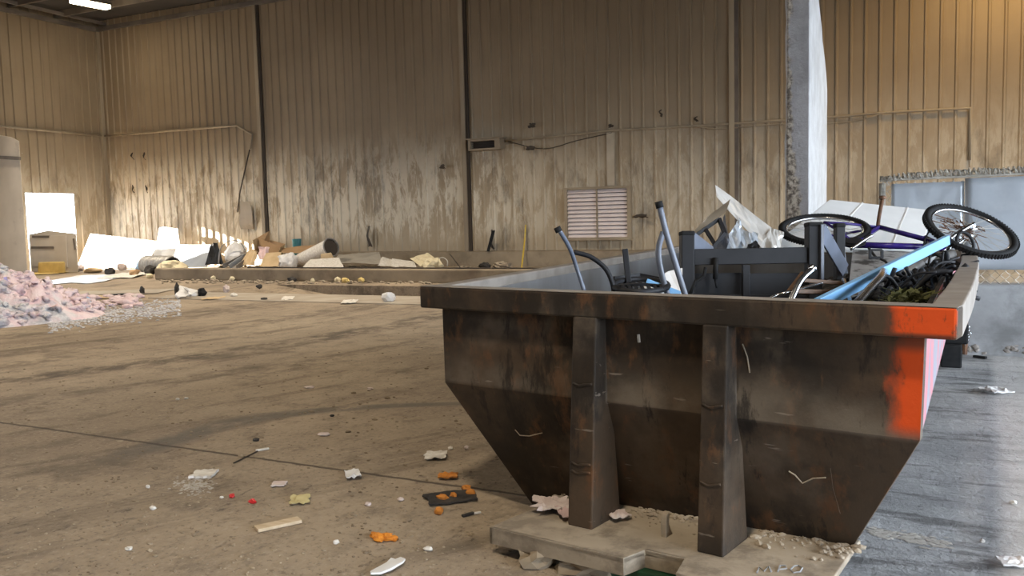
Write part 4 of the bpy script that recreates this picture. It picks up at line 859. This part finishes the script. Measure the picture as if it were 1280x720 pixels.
# spill on the floor between the cabinet and the kerb
flat(112, 349, 80, 9, 'plastic_sheet', mat('bluish_white_film', (.66, .70, .76), (.56, .60, .66), 3, .35), 'wide bluish white plastic sheet flat on the floor before the cabinet', 'plastic sheet', 1, .1, .03, nu=16, nv=8)
flat(160, 345, 40, 6, 'plastic_sheet', mPaper, 'crumpled white plastic sheet left of the kerb end', 'plastic sheet', 2, .2, .12, nu=12)
flat(150, 366, 120, 4.5, 'plastic_sheet', mLip, 'long pale flat sheet on the floor right of the insulation pile', 'plastic sheet', 3, .03, .03, nu=14)
stick((100, 333), (152, 334), .25, .05, 'black_strip', mRub, 'black strip lying in front of the long bright white board', 'strip')
stick((118, 329), (138, 332), .1, .05, 'black_strip', mRub, 'short black strip behind the longer one near the white board', 'strip')
blob(178, 337, 20, .30, 'blue_bag', mBlue, 'light blue plastic bag beside the left end of the kerb', 'bag', 4)
blob(188, 343, 15, .28, 'dark_bag', mDark, 'dark crumpled bag against the left end of the kerb', 'bag', 5)
blob(138, 343, 13, .22, 'dark_bag', mDark, 'dark lump of rubbish in the spill before the white board', 'rubbish', 6)
blob(153, 338, 12, .25, 'brown_bag', mMop, 'greyish brown lump right of the dark rubbish lump', 'rubbish', 7)
blob(168, 345, 14, .2, 'brown_scrap', mCard, 'brown cardboard crumple before the blue bag', 'cardboard', 8)
blob(187, 348, 10, .14, 'stone', mCream, 'small pale round stone at the left end of the kerb', 'stone', 9, .15)
blob(96, 339, 24, .22, 'brown_scrap', mMop, 'tan crumpled rubbish right of the yellow foam block', 'rubbish', 10)
blob(116, 341, 26, .18, 'brown_scrap', mCard2, 'pale cardboard crumple in the spill below the black strips', 'cardboard', 11)
flat(66, 341, 44, 4, 'cardboard_piece', mYel, 'flat yellow sheet below the yellow foam block', 'sheet', 12, 0, .05)
flat(128, 372, 40, 3.5, 'cardboard_piece', mCard2, 'flat tan cardboard strip right of the insulation pile', 'cardboard', 13, .05, .05)
stick((134, 371.5), (163, 370), .22, .05, 'dark_plank', mRub, 'short dark plank lying right of the insulation pile', 'plank')
blob(178, 367.5, 7, .16, 'dark_lump', mDark, 'small black lump on the pale flat sheet', 'rubbish', 14)
blob(168, 374, 8, .1, 'brown_scrap', mMop, 'tiny brown scrap among the grey crumbs', 'rubbish', 15)
blob(160, 386, 12, .09, 'pink_tuft', mat('pink_tuft_fibre', (.74, .58, .58), (.66, .48, .48), 9, .95), 'lone pink tuft among the grey crumbs', 'tuft', 16)
flat(100, 381, 26, 9, 'blue_plastic', mBlue, 'light blue plastic scrap in the foot of the insulation pile', 'plastic scrap', 17, .5, .5, z=.03)
# scraps along the pit lip
sheet([(225, 357), (231, 359), (247, 364), (222, 374)], [11.3, 11.2, 11.0, 10.9], 'white_bag', mPlastic, 'white torn plastic bag with a peak on the floor before the pit', 'bag', 19, .12, .02)
blob(238, 371, 22, .16, 'white_bag', mPlastic, 'low white bag bunched beside the peaked bag', 'bag', 20)
blob(222, 370, 7, .26, 'dark_scrap', mDark, 'upright dark scrap left of the peaked white bag', 'scrap', 21)
blob(253, 371, 11, .18, 'black_scrap', mRub, 'black scrap right of the white bags by the pit', 'scrap', 22)
flat(267, 374, 20, 2.5, 'cardboard_piece', mCard2, 'tan cardboard slip right of the black scrap by the pit', 'cardboard', 23, 0, .2)
blob(283, 366, 9, .17, 'dark_lump', mMop, 'greyish lump on the pale lip of the pit', 'rubbish', 24)
blob(292, 371.5, 10, .08, 'paper_scrap', mPaper, 'small pale scrap just below the greyish lump', 'paper', 25)
blob(330, 375.5, 9, .06, 'dark_scrap', mDark, 'small dark scrap at the lip before the ramp', 'scrap', 26)
flat(360, 374, 14, 4, 'white_paper', mPaper, 'small white paper on the lip in front of the pit ramp', 'paper', 27, .2, .3)
flat(437, 378.5, 18, 4, 'white_paper', mPaper, 'flat white paper on the dirt in front of the pit', 'paper', 28, .1, .3)
blob(486, 378, 20, .19, 'white_bag', mPlastic, 'small white bag lying on the dirt left of the dumpster corner', 'bag', 29, .4)
blob(324, 360.5, 8, .09, 'dark_scrap', mDark, 'small dark scrap at the top of the pit ramp', 'scrap', 30)
blob(391, 354, 6, .12, 'pale_stone', mCream, 'small pale stone in front of the middle of the kerb', 'stone', 31, .2)
for i, (x, y, s, mt, l) in enumerate(((261, 349, 11, mDark, 'dark clod at the kerb foot, left of the five there'), (268, 350.5, 9, mCream, 'cream clod at the kerb foot, second of the five'), (275, 349.5, 8, mMop, 'greyish clod at the kerb foot, middle of the five'), (283, 349, 6, mCream, 'round cream clod at the kerb foot, fourth of the five'), (290, 351, 7, mCream, 'low cream clod at the kerb foot, right of the five'), (365, 352, 12, mDark, 'brown clod on the floor before the middle of the kerb'), (422, 352.5, 8, mCream, 'cream clod right of the small pale stone before the kerb'), (432, 353.5, 11, mYel, 'yellowish clod before the kerb, left of the pair'), (452, 353.5, 8, mYel, 'yellowish clod before the kerb, right of the pair'))):
    blob(x, y, s, .12, 'dirt_clod', mt, l, 'clod', 40+i)
b = MB(); rr = random.Random(31)
for k in range(260):
    x = rr.uniform(200, 545); p = onz(x, rr.uniform(350.5, 355)); s = rr.uniform(.02, .09); b.lump(p+V((0, 0, s*.2)), (s*1.6, s, s*.6), k, .5, 1)
for k in range(160):
    x = rr.uniform(270, 640); p = ony(x, 333, rr.uniform(19.2, 20.5)); p.z = .02; s = rr.uniform(.03, .14); b.lump(p, (s*1.6, s, s*.7), k, .5, 1)
tag(b.build('rubble_crumbs', mDust, base=onz(380, 353)), 'fine rubble crumbs along both sides of the kerb', 'crumbs', kind='stuff')
# foreground litter
stick((320, 664), (375, 652), .058, .014, 'wood_slat', mWood, 'pale wooden slat lying on the dirt in the left foreground', 'wood slat')
flat(255, 595, 28, 8, 'white_chip', mPaper, 'flat white tile chip beside the white powder patch', 'chip', 50, 0, .08, .012)
stick((292, 580), (322, 565), .007, .006, 'dark_stick', mGap, 'thin dark stick above the white tile chip', 'stick')
stick((320, 564.5), (336, 562), .018, .01, 'white_sliver', mPaper, 'white sliver at the tip of the thin dark stick', 'chip')
b = MB(); rr = random.Random(41)
for k in range(300):
    p = onz(rr.gauss(244, 11), rr.gauss(608, 5)); s = rr.uniform(.003, .013); b.lump(p+V((0, 0, .002)), (s*1.6, s*1.2, s*.3), k, .5, 1)
tag(b.build('white_powder', mPow, base=onz(244, 608)), 'spilled white powder on the dirt below the white tile chip', 'powder', kind='stuff')
blob(290, 622, 8, .02, 'red_scrap', mRed, 'small red scrap beside a tiny white bit on the dirt', 'scrap', 51)
blob(277, 623, 6, .012, 'white_chip', mPaper, 'tiny white bit left of the small red scraps', 'chip', 52)
blob(316, 629, 10, .022, 'red_scrap', mRed, 'larger red scrap, nearer of the two red scraps', 'scrap', 53)
flat(375, 627, 24, 10, 'dry_leaf', mat('dry_yellow_leaf', (.60, .52, .27), (.50, .42, .2), 12, .8), 'dry yellow leaf on the dirt above the wooden slat', 'leaf', 54, .2, .35, .003)
flat(349, 607, 17, 5, 'brown_chip', mMop, 'greyish brown chip left above the dry leaf', 'chip', 55, 0, .25)
flat(441, 596, 18, 9, 'white_paper', mPlastic, 'crumpled white paper alone in the middle of the dirt floor', 'paper', 56, .3, .6)
flat(545, 572, 26, 9, 'white_paper', mPaper, 'folded off white paper near the dumpster slope', 'paper', 57, 0, .4, .004)
blob(563, 562, 6, .02, 'white_chip', mPaper, 'tiny white bit right above the folded off white paper', 'chip', 58)
blob(583, 562, 6, .025, 'white_chip', mMop, 'tiny pale bit nearest the dumpster slope', 'chip', 59)
flat(560, 598, 24, 6, 'orange_peel', mOrange, 'flat orange scrap furthest back of the orange scraps', 'peel', 60, 0, .5)
flat(563, 624, 60, 14, 'brown_rag', mDark, 'dark brown rag lying under the orange bits near the dumpster', 'rag', 61, .3, .12, nu=12)
for i, (x, y, s, l) in enumerate(((553, 626, 16, 'orange lump at the left end of the dark brown rag'), (567, 624, 10, 'small orange lump in the middle of the dark brown rag'), (583, 614, 13, 'orange lump at the upper right end of the dark brown rag'), (588, 620, 12, 'reddish orange lump at the lower right end of the dark brown rag'), (549, 643, 12, 'tan orange lump just below the dark brown rag'))):
    blob(x, y, s, .035, 'orange_peel', mOrange, l, 'peel', 62+i)
op = empty('orange_peel', onz(483, 674), 'bright orange heap of peel in the centre foreground', 'peel'); rr = random.Random(77)
b = MB()
for k in range(16): p = onz(rr.uniform(468, 499), 675-rr.uniform(-3, 4)); b.lump(p+V((0, 0, .01)), (.045, .03, .02), k, .6, 2)
b.build('peel_pieces', mat('bright_orange_peel', (.72, .27, .02), (.55, .18, .015), 30, .7), op)
# torn white plastic with a hole
p = onz(487, 713); h2 = V((RT.x, RT.y, 0)).normalized(); f2 = V((-h2.y, h2.x, 0)); sc = (p-EYE).dot(FW)/F
b = MB(); out_ = [(-20, -14), (-8, -12), (4, -4), (16, 8), (17, 15), (10, 18), (4, 15), (-2, 17), (-6, 9), (-14, 0), (-22, -8)]
b.slab([p+h2*(x*sc)+f2*(y*sc*1.6)+V((0, 0, .006+.012*abs(NZ.noise(V((x*.1, y*.1, 2)))))) for x, y in out_], V((0, 0, .008))); o = tag(b.build('torn_plastic', mPlastic, base=p, bevel=.002), 'torn white plastic tag at the bottom edge of the picture', 'plastic scrap')
stick((578, 647), (592, 643), .016, .01, 'dark_stick', mDark, 'short dark stick left of the dumpster base plate', 'stick')
stick((591, 643.5), (601, 642), .01, .008, 'white_sliver', mPaper, 'white sliver at the end of the short dark stick', 'chip')
for i, (x, y, s, mt, l) in enumerate(((191, 637, 9, mPaper, 'white chip in the left foreground dirt'), (161, 688, 10, mPaper, 'white chip nearest the lower left corner'), (185, 610, 6, mPaper, 'tiny white chip left of the powder patch'), (535, 688, 12, mPaper, 'small white chip right of the bright orange heap'), (460, 632, 9, mMop, 'pale chip above the bright orange heap'), (501, 626, 9, mMop, 'pale chip left of the dark brown rag'), (420, 680, 8, mPaper, 'tiny pale chip left of the bright orange heap'), (233, 499, 6, mPaper, 'tiny white chip on the dark tyre streak, right one'), (222, 500, 5, mPaper, 'tiny white chip on the dark tyre streak, left one'), (387, 485, 14, mMop, 'brownish clod in the middle distance of the dirt floor'), (405, 544, 16, mMop, 'flat brown clod between the joint and the tyre streak'), (320, 551, 9, mDark, 'dark clod just above the floor joint'), (463, 487, 9, mMop, 'small pale clod in the middle distance near the dumpster'), (415, 521, 6, mDark, 'dark clod on the grey tyre mark'))):
    blob(x, y, s, .018, 'floor_chip', mt, l, 'chip', 80+i)
# right floor
flat(1245, 492, 27, 6, 'white_paper', mPlastic, 'twisted white paper on the grey floor at right', 'paper', 90, .1, .5)
flat(1268, 707, 34, 10, 'white_paper', mPlastic, 'white paper scrap in the lower right corner', 'paper', 91, -.2, .4)
stick((1217, 447), (1233, 449), .03, .02, 'dark_stick', mRub, 'small dark bar on the floor at the foot of the concrete barrier', 'bar')
blob(1228, 678, 6, .015, 'white_chip', mPaper, 'tiny white chip on the grey floor right of the dumpster foot', 'chip', 92)
blob(1266, 630, 9, .018, 'white_chip', mPaper, 'white chip on the lighter floor near the right edge', 'chip', 93)
b = MB(); rr = random.Random(43)
for k in range(240):
    t_ = rr.random(); p = onz(1090+95*t_+rr.gauss(0, 4), 664+18*t_+rr.gauss(0, 3)); s = rr.uniform(.004, .022); b.lump(p+V((0, 0, .001)), (s*1.8, s, s*.2), k, .5, 1)
tag(b.build('white_powder', mPow, base=onz(1130, 672)), 'white powder streak on the grey floor right of the dumpster', 'powder', kind='stuff')
# rubble under the base plate, green plastic in the notch, scraps on the plate
blob(672, 706, 46, .07, 'rubble_block', mConc, 'dusty rubble block under the left end of the base plate', 'rubble', 95, .9)
blob(735, 716, 60, .07, 'rubble_block', mConc, 'dusty rubble block under the notch side of the base plate', 'rubble', 96, .8)
blob(706, 703, 14, .05, 'white_chip', mPlastic, 'bright white chip wedged under the base plate', 'chip', 97)
b = MB(); p = onz(812, 716, .03); b.box(p, (.26, .12, .05), (u_, n_, V((0, 0, 1)))); tag(b.build('green_plastic', mGreen, base=p, bevel=.008), 'dark green plastic piece in the notch of the base plate', 'plastic scrap')
flat(690, 634, 44, 16, 'crumpled_film', mMop, 'crumpled whitish film on the base plate left of the left upright', 'film', 98, .1, .35, .003, .115, 14, 10, .3)
flat(709, 642, 22, 14, 'pink_scrap', mat('dusty_pink_card', (.62, .45, .44), (.52, .38, .36), 9, .85), 'dusty pink scrap on the base plate touching the left upright', 'scrap', 99, .2, .3, .003, .12)
flat(770, 645, 26, 12, 'pink_scrap', mMop, 'greyish pink scrap on the base plate right of the left upright', 'scrap', 100, .4, .4, .003, .12)
# loose dirt
b = MB(); rr = random.Random(51)
for k in range(1300):
    x = rr.uniform(0, 640); y = 400+320*rr.random()**.8; p = onz(x, y)
    if loc(p)[0] > .1 and loc(p)[1] > -.1: continue
    s = rr.uniform(.004, .013)*(1+.02*(720-y)/10)*(2 if rr.random() < .04 else 1); b.lump(p+V((0, 0, s*.1)), (s*1.5, s, s*.6), k, .5, 1)
tag(b.build('dirt_crumbs', mat('dirt_crumb', (.16, .115, .075), (.36, .29, .2), 3, .95), base=onz(300, 560)), 'loose dirt crumbs strewn over the hall floor', 'dirt', kind='stuff')

# ---------------------------------------------------------------- light
wd = bpy.data.worlds.new('world'); bpy.context.scene.world = wd; wd.use_nodes = True; bg = wd.node_tree.nodes['Background']; bg.inputs[0].default_value = (.78, .88, 1, 1); bg.inputs[1].default_value = 15.0
def light(kind, name, locn, energy, color, rot=None, target=None, **k):
    l = bpy.data.lights.new(name, kind); l.energy = energy; l.color = color
    for a, v in k.items(): setattr(l, a, v)
    o = bpy.data.objects.new(name, l); C.objects.link(o); o.location = locn
    if target is not None: o.rotation_euler = (V(target)-V(locn)).to_track_quat('-Z', 'Y').to_euler()
    return o
light('SUN', 'sun', (-40, 10, 12), 120, (1, .93, .82), target=V((-40, 10, 12))+V((.93, .28, -.26)), angle=.01)
pt = light('AREA', 'door_portal', (EX-.06, (DY0+DY1)/2, DZ/2), 1, (1, 1, 1), target=(0, (DY0+DY1)/2, DZ/2), shape='RECTANGLE', size=DY1-DY0, size_y=DZ); pt.data.cycles.is_portal = True
pt = light('AREA', 'opening_portal', (WX+.02, (O0+O1)/2, OZ/2), 1, (1, 1, 1), target=(0, (O0+O1)/2, OZ/2), shape='RECTANGLE', size=O1-O0, size_y=OZ); pt.data.cycles.is_portal = True
WARM = (1, .86, .67)
for x, y, e_ in ((-19, 14.5, 2400), (-19, 6, 1400), (-9, 14.5, 1900), (-9, 6, 1350), (-1.0, -.6, 1150), (-10, -3, 500), (-19, -3, 1400), (1.5, 15, 900)):
    light('SPOT', 'roof_lamp', (x, y, 7.9), e_*1.5, WARM, target=(x, y, 0), spot_size=2.1, spot_blend=1, shadow_soft_size=.4)
light('SPOT', 'roof_lamp', (2.2, 18.4, 7.9), 1000, (1, .66, .26), target=(2.2, 19.4, 3), spot_size=2.6, spot_blend=.9, shadow_soft_size=.3)
light('AREA', 'left_fill_light', (WX+.3, 9.0, 2.2), 520, (.86, .92, 1), target=(-8, 10, -1.5), shape='RECTANGLE', size=6, size_y=3.4, spread=2.7)  # added fill light for the left side; the wall has no door here
light('AREA', 'strip_lamp', tuple(lc-V((0, 0, .12))), 40, WARM, target=tuple(lc-V((0, 0, 3))), shape='RECTANGLE', size=1.2, size_y=.3)
sc = bpy.context.scene
sc.view_settings.view_transform = 'Standard'; sc.view_settings.look = 'None'; sc.view_settings.gamma = 1; sc.view_settings.use_curve_mapping = False; sc.view_settings.exposure = 0
sc.cycles.use_denoising = True; sc.cycles.max_bounces = 8; sc.cycles.diffuse_bounces = 5; sc.cycles.sample_clamp_indirect = 8
